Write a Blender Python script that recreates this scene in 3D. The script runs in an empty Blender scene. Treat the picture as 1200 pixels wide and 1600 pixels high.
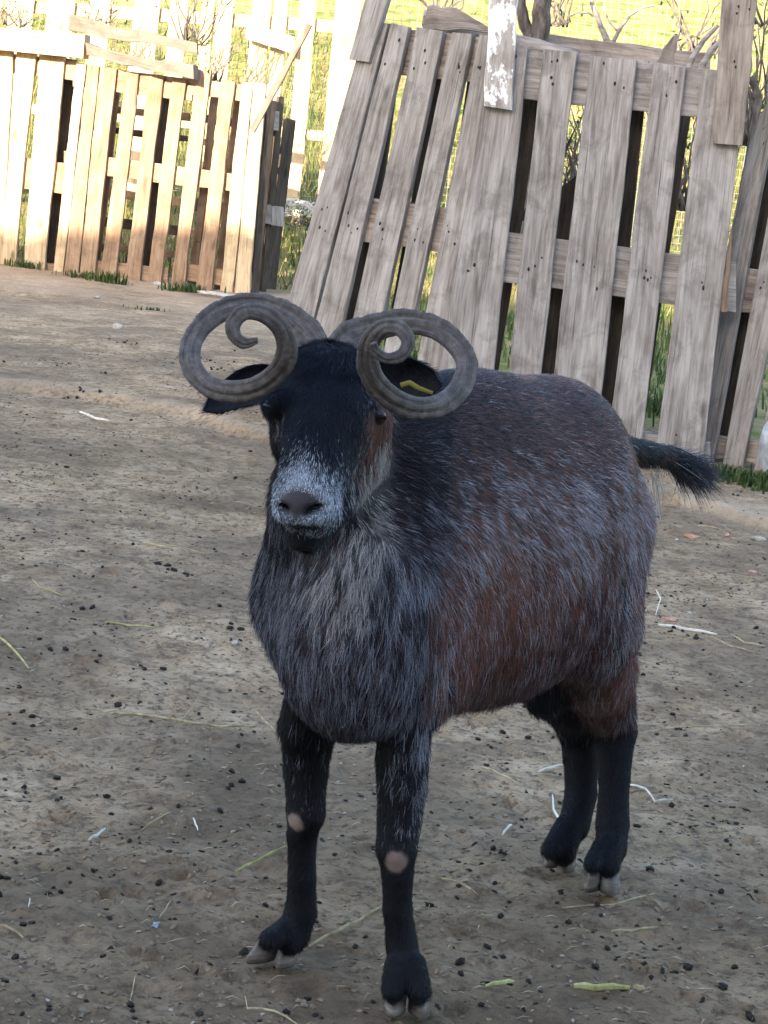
import bpy, bmesh, math, random
import numpy as np
from mathutils import Vector, Matrix, noise
from math import radians, sin, cos, pi

# ------------------------------------------------------------------ camera
S = bpy.context.scene
CAM_H, PITCH, ROLL, FPX = 1.0, 9.8, 6.0, 3400.0
_p, _r = radians(PITCH), radians(ROLL)
CO = np.array([0.0, 0.0, CAM_H])
CF = np.array([0, cos(_p), -sin(_p)])
_R0 = np.array([1.0, 0, 0]); _U0 = np.array([0, sin(_p), cos(_p)])
CR = cos(_r) * _R0 + sin(_r) * _U0
CU = -sin(_r) * _R0 + cos(_r) * _U0
cd = bpy.data.cameras.new('camera'); cam = bpy.data.objects.new('camera', cd); S.collection.objects.link(cam)
cd.sensor_fit = 'VERTICAL'; cd.sensor_height = 36.0; cd.lens = 36.0 * FPX / 1600.0
cd.clip_start = 0.1; cd.clip_end = 2000.0
cam.matrix_world = Matrix(((CR[0], CU[0], -CF[0], 0), (CR[1], CU[1], -CF[1], 0), (CR[2], CU[2], -CF[2], CAM_H), (0, 0, 0, 1)))
cd.dof.use_dof = False
S.camera = cam
S.render.resolution_x, S.render.resolution_y = 768, 1024

# ------------------------------------------------------------------ sky, sun, exposure
SUN_EL, SUN_AZ = radians(17.5), radians(205.0)       # azimuth clockwise from +Y: behind the viewer, to the left
w = bpy.data.worlds.new('World'); S.world = w; w.use_nodes = True
nt = w.node_tree; nt.nodes.clear()
sky = nt.nodes.new('ShaderNodeTexSky'); sky.sky_type = 'NISHITA'; sky.sun_disc = False
sky.sun_elevation = SUN_EL; sky.sun_rotation = SUN_AZ; sky.air_density = 1.0; sky.dust_density = 2.0; sky.ozone_density = 1.0
bg = nt.nodes.new('ShaderNodeBackground'); bg.inputs[1].default_value = 0.12
wo = nt.nodes.new('ShaderNodeOutputWorld')
nt.links.new(sky.outputs[0], bg.inputs[0]); nt.links.new(bg.outputs[0], wo.inputs[0])
sl = bpy.data.lights.new('sun', 'SUN'); sun = bpy.data.objects.new('sun', sl); S.collection.objects.link(sun)
sl.energy = 3.4; sl.angle = radians(0.32); sl.color = (1.0, 0.86, 0.66)
_sd = Vector((sin(SUN_AZ) * cos(SUN_EL), cos(SUN_AZ) * cos(SUN_EL), sin(SUN_EL)))
sun.rotation_euler = _sd.to_track_quat('Z', 'Y').to_euler()
sun.location = (-6, -10, 9)
S.view_settings.view_transform = 'Standard'; S.view_settings.look = 'None'
S.view_settings.exposure = 2.7; S.view_settings.gamma = 1.0

# ------------------------------------------------------------------ helpers
def ray(x, y):
    return CF + CR * (x - 600.0) / FPX + CU * (800.0 - y) / FPX
def atY(x, y, Y):
    d = ray(x, y); return CO + d * (Y / d[1])
def on_plane(x, y, P, n):
    d = ray(x, y); return CO + d * (np.dot(P - CO, n) / np.dot(d, n))
def gnd(x, y, z=0.0):
    d = ray(x, y); return CO + d * ((z - CAM_H) / d[2])

def link(o, parent=None):
    S.collection.objects.link(o)
    if parent is not None: o.parent = parent
    return o
def tag(o, label=None, cat=None, group=None, kind=None):
    if label: o['label'] = label
    if cat: o['category'] = cat
    if group: o['group'] = group
    if kind: o['kind'] = kind
    return o
def mesh_obj(name, verts, faces, mats, parent=None, smooth=False, midx=None):
    me = bpy.data.meshes.new(name)
    me.from_pydata([tuple(map(float, v)) for v in verts], [], [tuple(int(i) for i in f) for f in faces])
    for m in (mats if isinstance(mats, (list, tuple)) else [mats]): me.materials.append(m)
    if smooth: me.polygons.foreach_set('use_smooth', [True] * len(me.polygons))
    if midx is not None: me.polygons.foreach_set('material_index', list(midx))
    me.update()
    return link(bpy.data.objects.new(name, me), parent)
def empty(name, loc=(0, 0, 0)):
    o = bpy.data.objects.new(name, None); o.location = tuple(float(v) for v in loc); o.empty_display_size = 0.05
    return link(o)
def keep(o, root):                                   # parent while meshes stay in world coordinates
    o.parent = root; o.matrix_parent_inverse = Matrix.Translation(-Vector(root.location)); return o

class MB:
    """collects shapes, builds one mesh"""
    def __init__(s): s.v, s.f = [], []
    def add(s, v, f):
        o = len(s.v); s.v.extend([tuple(map(float, a)) for a in v]); s.f.extend([tuple(i + o for i in q) for q in f])
    def tube(s, pts, rad, n=6, cap=True, flat=1.0, up=None):
        pts = [Vector(p) for p in pts]; m = len(pts)
        if not hasattr(rad, '__len__'): rad = [rad] * m
        prev = None; vs = []
        for i, p in enumerate(pts):
            t = (pts[min(i + 1, m - 1)] - pts[max(i - 1, 0)]).normalized()
            if prev is None:
                a = up or (Vector((0, 0, 1)) if abs(t.z) < .9 else Vector((1, 0, 0)))
            else: a = prev
            x = (a - t * a.dot(t)).normalized(); prev = x; y = t.cross(x)
            for k in range(n):
                an = 2 * pi * k / n
                vs.append(p + x * (cos(an) * rad[i]) + y * (sin(an) * rad[i] * flat))
        fs = [(i * n + k, i * n + (k + 1) % n, (i + 1) * n + (k + 1) % n, (i + 1) * n + k) for i in range(m - 1) for k in range(n)]
        if cap: fs += [tuple(reversed(range(n))), tuple(range((m - 1) * n, m * n))]
        s.add(vs, fs)
    def box(s, c, sz, rot=0.0):
        c = Vector(c); M = Matrix.Rotation(rot, 3, 'Z'); h = [a / 2 for a in sz]
        vs = [c + M @ Vector((a * h[0], b * h[1], d * h[2])) for a in (-1, 1) for b in (-1, 1) for d in (-1, 1)]
        s.add(vs, [(0, 1, 3, 2), (4, 6, 7, 5), (0, 4, 5, 1), (2, 3, 7, 6), (0, 2, 6, 4), (1, 5, 7, 3)])
    def build(s, name, mat, parent=None, smooth=False):
        return mesh_obj(name, s.v, s.f, mat, parent, smooth)

# numpy value noise (trilinear, hashed)
def _h(i, j, k):
    n = (i * 374761393 + j * 668265263 + k * 2147483647) & 0xffffffff
    n = ((n ^ (n >> 13)) * 1274126177) & 0xffffffff
    return ((n ^ (n >> 16)) & 0xffff) / 65535.0
def vnoise(P, sc=1.0, seed=0):
    P = np.asarray(P, dtype=np.float64) * sc + seed * 17.37 + 1000.0
    I = np.floor(P).astype(np.int64); F = P - I; F = F * F * (3 - 2 * F)
    r = 0
    for a in (0, 1):
        for b in (0, 1):
            for c in (0, 1):
                wgt = (F[..., 0] if a else 1 - F[..., 0]) * (F[..., 1] if b else 1 - F[..., 1]) * (F[..., 2] if c else 1 - F[..., 2])
                r = r + wgt * _h(I[..., 0] + a, I[..., 1] + b, I[..., 2] + c)
    return r
def fbm(P, sc, seed=0, oct=4, gain=.5):
    r = 0; a = 1; t = 0
    for o in range(oct):
        r = r + a * vnoise(P, sc * 2 ** o, seed + o); t += a; a *= gain
    return r / t

# ------------------------------------------------------------------ material helper
class NB:
    def __init__(s, name):
        s.m = bpy.data.materials.new(name); s.m.use_nodes = True; s.t = s.m.node_tree; s.t.nodes.clear()
        s.out = s.n('ShaderNodeOutputMaterial'); s.b = s.n('ShaderNodeBsdfPrincipled'); s.l(s.b.outputs[0], s.out.inputs[0])
    def n(s, k, **kw):
        q = s.t.nodes.new(k)
        for a, b in kw.items(): setattr(q, a, b)
        return q
    def l(s, a, b): s.t.links.new(a, b)
    def attr(s, name): return s.n('ShaderNodeAttribute', attribute_name=name)
    def noise(s, vec, scale, detail=4, rough=.55, dist=0.0):
        q = s.n('ShaderNodeTexNoise'); q.inputs['Scale'].default_value = scale; q.inputs['Detail'].default_value = detail
        q.inputs['Roughness'].default_value = rough; q.inputs['Distortion'].default_value = dist
        if vec is not None: s.l(vec, q.inputs['Vector'])
        return q.outputs[0]
    def ramp(s, fac, stops, interp='LINEAR'):
        q = s.n('ShaderNodeValToRGB'); q.color_ramp.interpolation = interp
        e = q.color_ramp.elements
        while len(e) < len(stops): e.new(0.5)
        for el, (p, c) in zip(e, stops):
            el.position = p; el.color = (c, c, c, 1) if not hasattr(c, '__len__') else (*c, 1)
        s.l(fac, q.inputs[0]); return q.outputs[0]
    def mix(s, fac, a, b, mode='MIX'):
        q = s.n('ShaderNodeMix', data_type='RGBA', blend_type=mode)
        for i, v in ((0, fac), (6, a), (7, b)):
            if hasattr(v, 'is_linked') or isinstance(v, bpy.types.NodeSocket): s.l(v, q.inputs[i])
            else: q.inputs[i].default_value = v if i == 0 else (*v, 1)
        return q.outputs[2]
    def math(s, op, a, b=0.0):
        q = s.n('ShaderNodeMath', operation=op)
        for i, v in ((0, a), (1, b)):
            if isinstance(v, bpy.types.NodeSocket): s.l(v, q.inputs[i])
            else: q.inputs[i].default_value = v
        return q.outputs[0]
    def mapping(s, vec, scale):
        q = s.n('ShaderNodeMapping'); q.inputs['Scale'].default_value = scale; s.l(vec, q.inputs['Vector']); return q.outputs[0]
    def bump(s, h, strength, dist):
        q = s.n('ShaderNodeBump'); q.inputs['Strength'].default_value = strength; q.inputs['Distance'].default_value = dist
        s.l(h, q.inputs['Height']); s.l(q.outputs[0], s.b.inputs['Normal'])
    def fin(s, color=None, rough=.9, spec=.3):
        if color is not None:
            if isinstance(color, bpy.types.NodeSocket): s.l(color, s.b.inputs['Base Color'])
            else: s.b.inputs['Base Color'].default_value = (*color, 1)
        if isinstance(rough, bpy.types.NodeSocket): s.l(rough, s.b.inputs['Roughness'])
        else: s.b.inputs['Roughness'].default_value = rough
        s.b.inputs['Specular IOR Level'].default_value = spec
        return s.m
# ------------------------------------------------------------------ materials
def wood(name, dark, mid, light, stain=(.05, .04, .04), rough=.85, paint=None):
    q = NB(name); a = q.attr('grain').outputs['Vector']
    g1 = q.noise(q.mapping(a, (70, 4.2, 9)), 1.0, 6, .62, .6)
    g2 = q.noise(q.mapping(a, (190, 6, 9)), 1.0, 3, .6, .2)
    g3 = q.noise(q.mapping(a, (9, 2.2, 5)), 1.0, 4, .6, 1.2)
    f = q.math('ADD', q.math('MULTIPLY', g1, .45), q.math('ADD', q.math('MULTIPLY', g2, .25), q.math('MULTIPLY', g3, .34)))
    c = q.ramp(f, [(.37, dark), (.49, mid), (.62, light)])
    sp = q.noise(q.mapping(a, (60, 26, 11)), 1.0, 3, .7)
    c = q.mix(q.ramp(sp, [(.70, 0), (.79, .75)]), c, stain)
    kn = q.n('ShaderNodeTexVoronoi'); kn.inputs['Scale'].default_value = 1.0; q.l(q.mapping(a, (9, 2.6, 7)), kn.inputs['Vector'])
    c = q.mix(q.ramp(kn.outputs['Distance'], [(.05, .8), (.12, 0)]), c, tuple(x * .45 for x in dark))
    cr_ = q.noise(q.mapping(a, (420, 3.5, 9)), 1.0, 2, .5, .1)
    c = q.mix(q.ramp(cr_, [(.26, .85), (.36, 0)]), c, tuple(x * .35 for x in dark))
    mo = q.noise(q.mapping(a, (14, 9, 5)), 1.0, 5, .7, .5)
    c = q.mix(q.ramp(mo, [(.36, .40), (.50, 0)]), c, tuple(x * .9 for x in dark))
    if paint:
        pn = q.noise(q.mapping(a, (26, 9, 3)), 1.0, 5, .65); sep = q.n('ShaderNodeSeparateXYZ'); q.l(a, sep.inputs[0])
        bias = q.math('MULTIPLY', sep.outputs[1], .22)
        c = q.mix(q.ramp(q.math('ADD', pn, bias), [(.52, 0), (.56, 1)]), c, paint)
    q.bump(f, .55, .004)
    return q.fin(c, rough, .25)
W_GREY = wood('weathered_wood', (.105, .090, .080), (.248, .224, .210), (.395, .368, .353))
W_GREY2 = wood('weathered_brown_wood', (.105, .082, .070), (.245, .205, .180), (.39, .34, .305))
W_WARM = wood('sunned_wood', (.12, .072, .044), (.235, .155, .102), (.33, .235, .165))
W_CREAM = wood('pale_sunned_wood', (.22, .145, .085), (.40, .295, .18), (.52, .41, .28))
W_PINK = wood('pinkish_weathered_wood', (.085, .06, .048), (.15, .112, .092), (.21, .16, .135))
W_SHADE = wood('shaded_wood', (.028, .020, .016), (.06, .045, .036), (.10, .078, .062))  # wood darkened to stand for shade on back boards and side faces
W_PAINT = wood('flaking_paint_wood', (.16, .13, .12), (.34, .30, .28), (.50, .47, .45), paint=(.82, .82, .85))
W_WHITE = wood('white_board', (.5, .48, .44), (.72, .70, .64), (.85, .83, .8))
NAIL = NB('nail_stain').fin((.025, .02, .02), .8, .2)
q = NB('bark'); co = q.n('ShaderNodeTexCoord').outputs['Object']
f = q.noise(q.mapping(co, (40, 40, 10)), 1, 6, .65, .5)
q.bump(f, .9, .01); BARK = q.fin(q.ramp(f, [(.3, (.035, .03, .027)), (.5, (.12, .10, .09)), (.7, (.28, .245, .22))]), .95, .1)
q = NB('grey_log'); co = q.n('ShaderNodeTexCoord').outputs['Object']
f = q.noise(q.mapping(co, (6, 45, 45)), 1, 6, .65, .4)
q.bump(f, .9, .006); LOG = q.fin(q.ramp(f, [(.3, (.11, .09, .08)), (.5, (.27, .24, .22)), (.7, (.42, .38, .35))]), .95, .1)

q = NB('dirt'); geo = q.n('ShaderNodeNewGeometry').outputs['Position']
big = q.noise(geo, 1.7, 4, .6, .4); md = q.noise(geo, 9, 5, .6, .3); fn = q.noise(geo, 55, 6, .7, .4); xf = q.noise(q.mapping(geo, (150, 210, 150)), 1, 4, .75)
c = q.ramp(md, [(.28, (.24, .160, .092)), (.5, (.405, .290, .178)), (.72, (.565, .425, .28))])
c = q.mix(q.ramp(fn, [(.36, .85), (.50, 0)]), c, (.075, .056, .042))
c = q.mix(q.ramp(xf, [(.56, 0), (.68, .65)]), c, (.50, .42, .33))
c = q.mix(q.ramp(xf, [(.30, .8), (.42, 0)]), c, (.045, .034, .026))
c = q.mix(q.ramp(big, [(.40, .60), (.58, 0)]), c, (.13, .098, .070))
dry = q.attr('dry').outputs['Fac']; gr = q.attr('green').outputs['Fac']; dk = q.attr('darken').outputs['Fac']
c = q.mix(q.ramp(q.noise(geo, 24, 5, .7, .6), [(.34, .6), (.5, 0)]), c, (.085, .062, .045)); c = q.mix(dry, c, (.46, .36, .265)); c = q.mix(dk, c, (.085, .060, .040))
gn = q.noise(geo, 3.0, 6, .7, .5)
gc = q.ramp(gn, [(.3, (.055, .10, .022)), (.42, (.13, .155, .04)), (.54, (.24, .20, .085)), (.70, (.35, .27, .16))])
c = q.mix(gr, c, gc)
q.bump(q.math('ADD', fn, q.math('MULTIPLY', xf, .5)), .75, .008)
DIRT = q.fin(c, .95, .12)
def speck(name, a, b, c_, sc=60, rough=.9):
    q = NB(name); co = q.n('ShaderNodeTexCoord').outputs['Object']; f = q.noise(co, sc, 4, .6)
    q.bump(f, .5, .003); return q.fin(q.ramp(f, [(.3, a), (.5, b), (.7, c_)]), rough, .2)
DROP = speck('dung', (.012, .010, .009), (.022, .018, .016), (.04, .033, .03), 200, .75)
BRICK = speck('brick_chip', (.30, .14, .10), (.46, .24, .17), (.60, .38, .30))
STONE = speck('pale_stone', (.24, .22, .20), (.37, .35, .32), (.50, .48, .45))
BSTONE = speck('rendered_stone', (.22, .24, .28), (.36, .38, .42), (.50, .52, .56), 25)
CLOD = speck('soil_clod', (.09, .065, .045), (.20, .15, .105), (.34, .26, .185))
STRAW = speck('straw', (.24, .19, .11), (.40, .34, .21), (.56, .50, .35))
STRAWG = speck('green_straw', (.26, .25, .10), (.42, .40, .18), (.58, .55, .30))
STRAWW = speck('bleached_straw', (.48, .46, .42), (.66, .64, .58), (.8, .78, .74))
def leafmat(name, a, b, c_):
    q = NB(name); r = q.n('ShaderNodeNewGeometry').outputs['Random Per Island']
    m = q.fin(q.ramp(r, [(0, a), (.5, b), (1, c_)]), .6, .3)
    tr = q.n('ShaderNodeBsdfTranslucent'); q.l(q.ramp(r, [(0, a), (.5, b), (1, c_)]), tr.inputs[0])
    mx = q.n('ShaderNodeMixShader'); mx.inputs[0].default_value = .35; q.l(q.b.outputs[0], mx.inputs[1]); q.l(tr.outputs[0], mx.inputs[2]); q.l(mx.outputs[0], q.out.inputs[0])
    return m
GRASS = leafmat('grass_blades', (.022, .045, .012), (.055, .095, .025), (.13, .15, .05))
DRYGRASS = leafmat('dry_grass_blades', (.10, .13, .03), (.22, .19, .06), (.30, .23, .11))
LEAF = leafmat('leaf', (.03, .06, .015), (.07, .12, .03), (.14, .2, .06))
WIRE = NB('galvanised_wire').fin((.26, .27, .26), .5, .5)
ROOF = speck('roof_tile', (.15, .08, .06), (.25, .14, .10), (.35, .2, .15), 8)
RENDER = speck('rendered_wall', (.4, .37, .33), (.5, .47, .42), (.6, .57, .52), 4)
# ------------------------------------------------------------------ ground
_rp = [gnd(*p) for p in ((0, 600), (150, 618), (300, 648), (430, 690), (760, 745), (1050, 775), (1200, 815))]
_rx = np.array([p[0] for p in _rp]); _ry = np.array([p[1] for p in _rp]); _o = np.argsort(_rx); _rx = _rx[_o]; _ry = _ry[_o]
_hr = np.random.RandomState(77); _HP = [(_hr.uniform(-.7, .95), 2.15 + 3.6 * _hr.rand() ** 1.3, _hr.uniform(.012, .026), _hr.uniform(0, pi), _hr.uniform(.004, .010)) for _ in range(210)]
def terrain(x, y, fine=True):
    x = np.asarray(x, float); y = np.asarray(y, float)
    P = np.stack([x, y, np.zeros_like(x)], -1)
    z = .05 * (fbm(P, .5, 3, 2) - .5) * np.clip((y - 3.2) / 2, 0, 1)
    yl = np.interp(x, _rx, _ry); d = y - yl + .10 * (fbm(P, 3, 5, 2) - .5)
    z = z + .034 * np.clip(d / .07 + .5, 0, 1) - .017
    hill = lambda a, b, s: np.clip((y - a) / (b - a), 0, 1) * s
    z = z + hill(13.1, 16.0, .45) + hill(16, 30, .7) + np.clip(y - 30, 0, 70) * .30 + 2.0 * (fbm(P, .05, 9, 3) - .5) * np.clip((y - 30) / 30, 0, 1)
    if fine:
        near = np.clip(1 - (y - 2) / 9, 0, 1)
        z = z + .020 * (fbm(P, 8, 11, 3) - .5) + near * .015 * (fbm(P, 38, 12, 3, .6) - .5) + .010 * np.clip(fbm(P, 22, 14, 2) - .60, 0, 1) * 2
        m = (y > 2.05) & (y < 6.0) & (np.abs(x) < 1.2)
        if m.any():
            xm, ym = x[m], y[m]; d = np.zeros(len(xm))
            for hx, hy, hr_, ha, hd in _HP:
                u = (xm - hx) * cos(ha) + (ym - hy) * sin(ha); v = -(xm - hx) * sin(ha) + (ym - hy) * cos(ha)
                e = (u / hr_) ** 2 + (v / (hr_ * .65)) ** 2; d += -hd * np.exp(-e ** 1.5) + hd * .45 * np.exp(-((np.sqrt(e) - 1.45) / .35) ** 2)
            z[m] += d
    return z
def make_ground():
    def spread(lo, a, b, hi, h, g):
        v = list(np.arange(a, b, h)); s = h; x = v[0]
        left = []
        while x > lo: s *= g; x -= s; left.append(x)
        s = h; x = v[-1]; right = []
        while x < hi: s *= g; x += s; right.append(x)
        return np.array(left[::-1] + v + right)
    xs = spread(-150, -.62, 1.0, 150, .0062, 1.045)
    ys = [1.9]; 
    while ys[-1] < 14: ys.append(ys[-1] + max(.0062, .0011 * ys[-1] ** 1.35))
    s = .05
    while ys[-1] < 150: s *= 1.06; ys.append(ys[-1] + s)
    back = []; y = 1.9; s = .01
    while y > -40: s *= 1.16; y -= s; back.append(y)
    ys = np.array(back[::-1] + ys)
    X, Y = np.meshgrid(xs, ys); Z = terrain(X, Y)
    n, m = X.shape; V = np.stack([X, Y, Z], -1).reshape(-1, 3)
    I = np.arange(n * m).reshape(n, m); F = np.stack([I[:-1, :-1], I[:-1, 1:], I[1:, 1:], I[1:, :-1]], -1).reshape(-1, 4)
    me = bpy.data.meshes.new('ground'); me.vertices.add(len(V)); me.vertices.foreach_set('co', V.ravel())
    me.loops.add(F.size); me.loops.foreach_set('vertex_index', F.ravel()); me.polygons.add(len(F))
    me.polygons.foreach_set('loop_start', np.arange(0, F.size, 4)); me.update(calc_edges=True); me.validate()
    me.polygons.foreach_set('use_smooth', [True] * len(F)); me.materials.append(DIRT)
    x, y = V[:, 0], V[:, 1]; P = V * [1, 1, 0]
    yl = np.interp(x, _rx, _ry); n1 = fbm(P, 4, 21, 3)
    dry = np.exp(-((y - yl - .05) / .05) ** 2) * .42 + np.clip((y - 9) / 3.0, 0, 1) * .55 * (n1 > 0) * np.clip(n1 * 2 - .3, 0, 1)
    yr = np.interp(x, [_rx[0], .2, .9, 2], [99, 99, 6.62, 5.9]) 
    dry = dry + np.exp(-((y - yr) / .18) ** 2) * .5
    green = np.clip((y - 12.75 + (n1 - .5)) / .5, 0, 1); green = np.maximum(green, np.clip((y - 8.15 + (n1 - .5)) / .35, 0, 1) * np.clip((x + .55 + .3 * (n1 - .5)) / .15, 0, 1))
    darken = np.clip(fbm(P, 2.3, 31, 3) * 2.2 - 1.0, 0, 1) * .55 + np.clip((3.1 - y) / .8, 0, 1) * .60  # darker soil in noisy patches and towards the viewer
    dp = gnd(330, 785); darken += .6 * np.exp(-(((x - dp[0]) / .16) ** 2 + ((y - dp[1]) / .16) ** 2))  # one more round dark patch on the left
    darken *= np.clip((8 - y) / 2, 0, 1)
    for nm, a in (('dry', dry), ('green', green), ('darken', darken)):
        at = me.attributes.new(nm, 'FLOAT', 'POINT'); at.data.foreach_set('value', np.clip(a, 0, 1).astype(np.float32))
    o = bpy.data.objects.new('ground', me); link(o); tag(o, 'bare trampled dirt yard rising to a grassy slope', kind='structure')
make_ground()
def tz(x, y): return float(terrain(np.array([x]), np.array([y]))[0])

# unseen building added behind the viewer to throw its shadow over the yard
def shade_barn():
    r = empty('shade_barn', (-3, -7.5, 0)); tag(r, 'unseen building with a tiled lean-to roof behind the viewer, added to shade the yard', 'shade_barn')
    H = 6.765; b = MB(); b.box((-3, -9.0, H / 2 - .9), (26, 5.6, H - .8)); keep(b.build('wall', RENDER), r)
    xs = np.arange(-16.6, 10.6, .11); vs = []; fs = []
    for i, x in enumerate(xs):
        dz = .05 * abs(sin(x * 6.0)) + .025 * sin(x * 1.3) + .03 * sin(x * 3.1 + 1)  # uneven roof line shapes the edge of the cast shadow
        vs += [(x, -6.0, H + dz), (x, -12.3, H - 1.6 + dz * .5)]
    for i in range(len(xs) - 1):
        a = 2 * i; fs.append((a, a + 2, a + 3, a + 1))
    keep(mesh_obj('roof', vs, fs, ROOF), r)
shade_barn()
# ------------------------------------------------------------------ planks and pallets
rng = random.Random(7)
_seed = [0]
def plane(pxa, Ya, pxb, Yb, lean=0.0):
    """vertical (or leaning) plane through two picture columns at given distances"""
    A = atY(pxa, 300, Ya); B = atY(pxb, 300, Yb); d = B - A; d[2] = 0; d /= np.linalg.norm(d)
    up = np.array([-d[1] * -sin(lean), d[0] * sin(lean) , cos(lean)]); 
    n = np.cross(d, up); n /= np.linalg.norm(n)
    return A, (n if n[1] > 0 else -n)
def plank(name, q, pl, t, mat, parent, ground=False, off=0.0, nails=(), wob=.0016, split=False):
    """q = TL TR BR BL picture corners of the front face; thickness goes away from the viewer"""
    _seed[0] += 1; sd = _seed[0]
    P0, n = pl; P0 = P0 + n * off
    TL, TR, BR, BL = [on_plane(x, y, P0, n) for x, y in q]
    if ground:
        ex = []
        for T, Bm in ((TL, BL), (TR, BR)):
            d = Bm - T; k = (T[2] + .02) / (T[2] - Bm[2]); ex.append(T + d * k)
        BL, BR = ex
    if not ground and np.linalg.norm(TL - TR) > np.linalg.norm(TL - BL): TL, TR, BR, BL = TR, BR, BL, TL
    L = (np.linalg.norm(TL - BL) + np.linalg.norm(TR - BR)) / 2; W = (np.linalg.norm(TL - TR) + np.linalg.norm(BL - BR)) / 2
    N = max(6, int(L / .07)); V = []; UV = []; ch = min(.0022, W * .1)
    r = np.random.RandomState(sd)
    e1 = np.interp(np.linspace(0, 1, N + 1), np.linspace(0, 1, 7), r.uniform(-1, 1, 7)) * wob * 1.4 + r.uniform(-1, 1, N + 1) * wob * .5
    e2 = np.interp(np.linspace(0, 1, N + 1), np.linspace(0, 1, 7), r.uniform(-1, 1, 7)) * wob * 1.4 + r.uniform(-1, 1, N + 1) * wob * .5
    cup = r.uniform(-1, 1) * .0025; bow = r.uniform(-1, 1) * .004
    for i in range(N + 1):
        f = i / N; l = BL + (TL - BL) * f; rr = BR + (TR - BR) * f; wv = (rr - l); wn = wv / (np.linalg.norm(wv) + 1e-9)
        l = l + wn * e1[i]; rr = rr + wn * e2[i]; o = n * (bow * sin(pi * f))
        if i in (0, N): 
            dl = (TL - BL) / L * (r.uniform(-1, 1) * .003); l = l + dl; rr = rr - dl
        mid = (l + rr) / 2
        ring = [l + n * ch, l + wn * ch, mid + n * cup, rr - wn * ch, rr + n * ch, rr + n * t, mid + n * (t + cup), l + n * t]
        us = [0, .02, W / 2, W - .02, W, W + t, W * 1.5 + t, -t]
        for p, u in zip(ring, us): V.append(p + o); UV.append((u, f * L, sd * 1.37))
    F = []
    for i in range(N):
        for k in range(8): a = i * 8 + k; b = i * 8 + (k + 1) % 8; F.append((a, b, b + 8, a + 8))
    F.append((7, 6, 5, 4, 3, 2, 1, 0)); F.append(tuple(N * 8 + k for k in range(8)))
    mi = [0] * len(F)
    for fv in nails:
        for _ in range(rng.choice((2, 3, 3, 4))):
            ff = fv + rng.uniform(-.035, .035) ; fu = rng.uniform(.2, .8); l = BL + (TL - BL) * ff; rr = BR + (TR - BR) * ff
            wn = (rr - l) / np.linalg.norm(rr - l); up = (TL - BL) / L; c = l + (rr - l) * fu - n * .0016 + n * (bow * sin(pi * ff) + cup * (1 - abs(2 * fu - 1)))
            R = rng.uniform(.0028, .0058); a0 = len(V)
            for k in range(7):
                an = 2 * pi * k / 7; V.append(c + wn * cos(an) * R * rng.uniform(.7, 1) + up * sin(an) * R * rng.uniform(1, 1.6)); UV.append((0, 0, 0))
            F.append(tuple(a0 + k for k in range(7))); mi.append(1)
    o = mesh_obj(name, V, F, [mat, NAIL], None, midx=mi)
    at = o.data.attributes.new('grain', 'FLOAT_VECTOR', 'POINT'); at.data.foreach_set('vector', np.array(UV, dtype=np.float32).ravel())
    if parent is not None: keep(o, parent)
    return o
def rail_px(x0, y0, x1, y1, h): return [(x0, y0), (x1, y1), (x1, y1 + h), (x0, y0 + h)]
def block(name, px, py, w, h, pl, d0, d1, mat, parent):
    return plank(name, [(px, py), (px + w, py + w * .105), (px + w, py + h + w * .105), (px, py + h)], pl, d1 - d0, mat, parent, off=d0)

T = .022
# ---- leaning pallet left of the middle
plA = plane(450, 7.95, 770, 7.50)
rA = empty('wooden_pallet', on_plane(600, 640, *plA) * [1, 1, 0]); tag(rA, 'grey pallet with five narrow boards leaning to the right, just behind the left horn', 'pallet', 'grey pallets standing as the near fence')
for q in ([(573, 33), (606, 36), (492, 492), (452, 467)], [(611, 37), (639, 41), (533, 513), (494, 502)],
          [(651, 43), (693, 48), (597, 490), (547, 516)], [(706, 50), (739, 53), (650, 480), (614, 480)],
          [(748, 54), (778, 57), (712, 470), (668, 476)]):
    plank('slat', q, plA, T, W_GREY, rA, True, nails=(.12, .50, .93))
for (x0, y0, x1, y1, h) in ((562, 38, 772, 60, 72), (508, 300, 738, 330, 70), (470, 560, 700, 590, 60)):
    plank('rail', rail_px(x0, y0, x1, y1, h), plA, .022, W_GREY2, rA, off=T + .002)
for (x0, y0) in ((592, 44), (690, 52), (512, 304), (600, 312), (712, 325)):
    block('spacer_block', x0, y0, 34, 62, plA, .046, .12, W_GREY2, rA)
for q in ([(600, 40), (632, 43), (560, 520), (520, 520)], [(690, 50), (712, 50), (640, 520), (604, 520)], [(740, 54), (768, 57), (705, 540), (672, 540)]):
    plank('slat', q, plA, .018, W_SHADE, rA, True, off=.124)  # back slats coloured dark for the shade behind the front boards

# ---- upright pallet with wide boards
plB = plane(760, 7.46, 1170, 7.34)
rB = empty('wooden_pallet', on_plane(960, 690, *plB) * [1, 1, 0]); tag(rB, 'grey upright pallet with five wide boards directly behind the goat', 'pallet', 'grey pallets standing as the near fence')
for q in ([(766, 67), (826, 72), (771, 580), (690, 575)], [(848, 77), (901, 81), (846, 580), (795, 576)],
          [(923, 87), (995, 94), (942, 600), (866, 580)], [(1022, 97), (1073, 106), (1003, 690), (955, 640)],
          [(1099, 108), (1166, 118), (1101, 704), (1028, 690)]):
    plank('slat', q, plB, T, W_GREY, rB, True, nails=(.06, .46, .95), wob=.0022)
for (x0, y0, x1, y1, h) in ((800, 76, 1166, 114, 77), (762, 358, 1150, 410, 79), (720, 640, 1110, 690, 40)):
    plank('rail', rail_px(x0, y0, x1, y1, h), plB, .022, W_GREY, rB, off=T + .002)
for (x0, y0) in ((815, 84), (985, 98), (1118, 116), (775, 364), (940, 384), (1090, 404)):
    block('spacer_block', x0, y0, 44, 64, plB, .046, .125, W_GREY2, rB)
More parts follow.
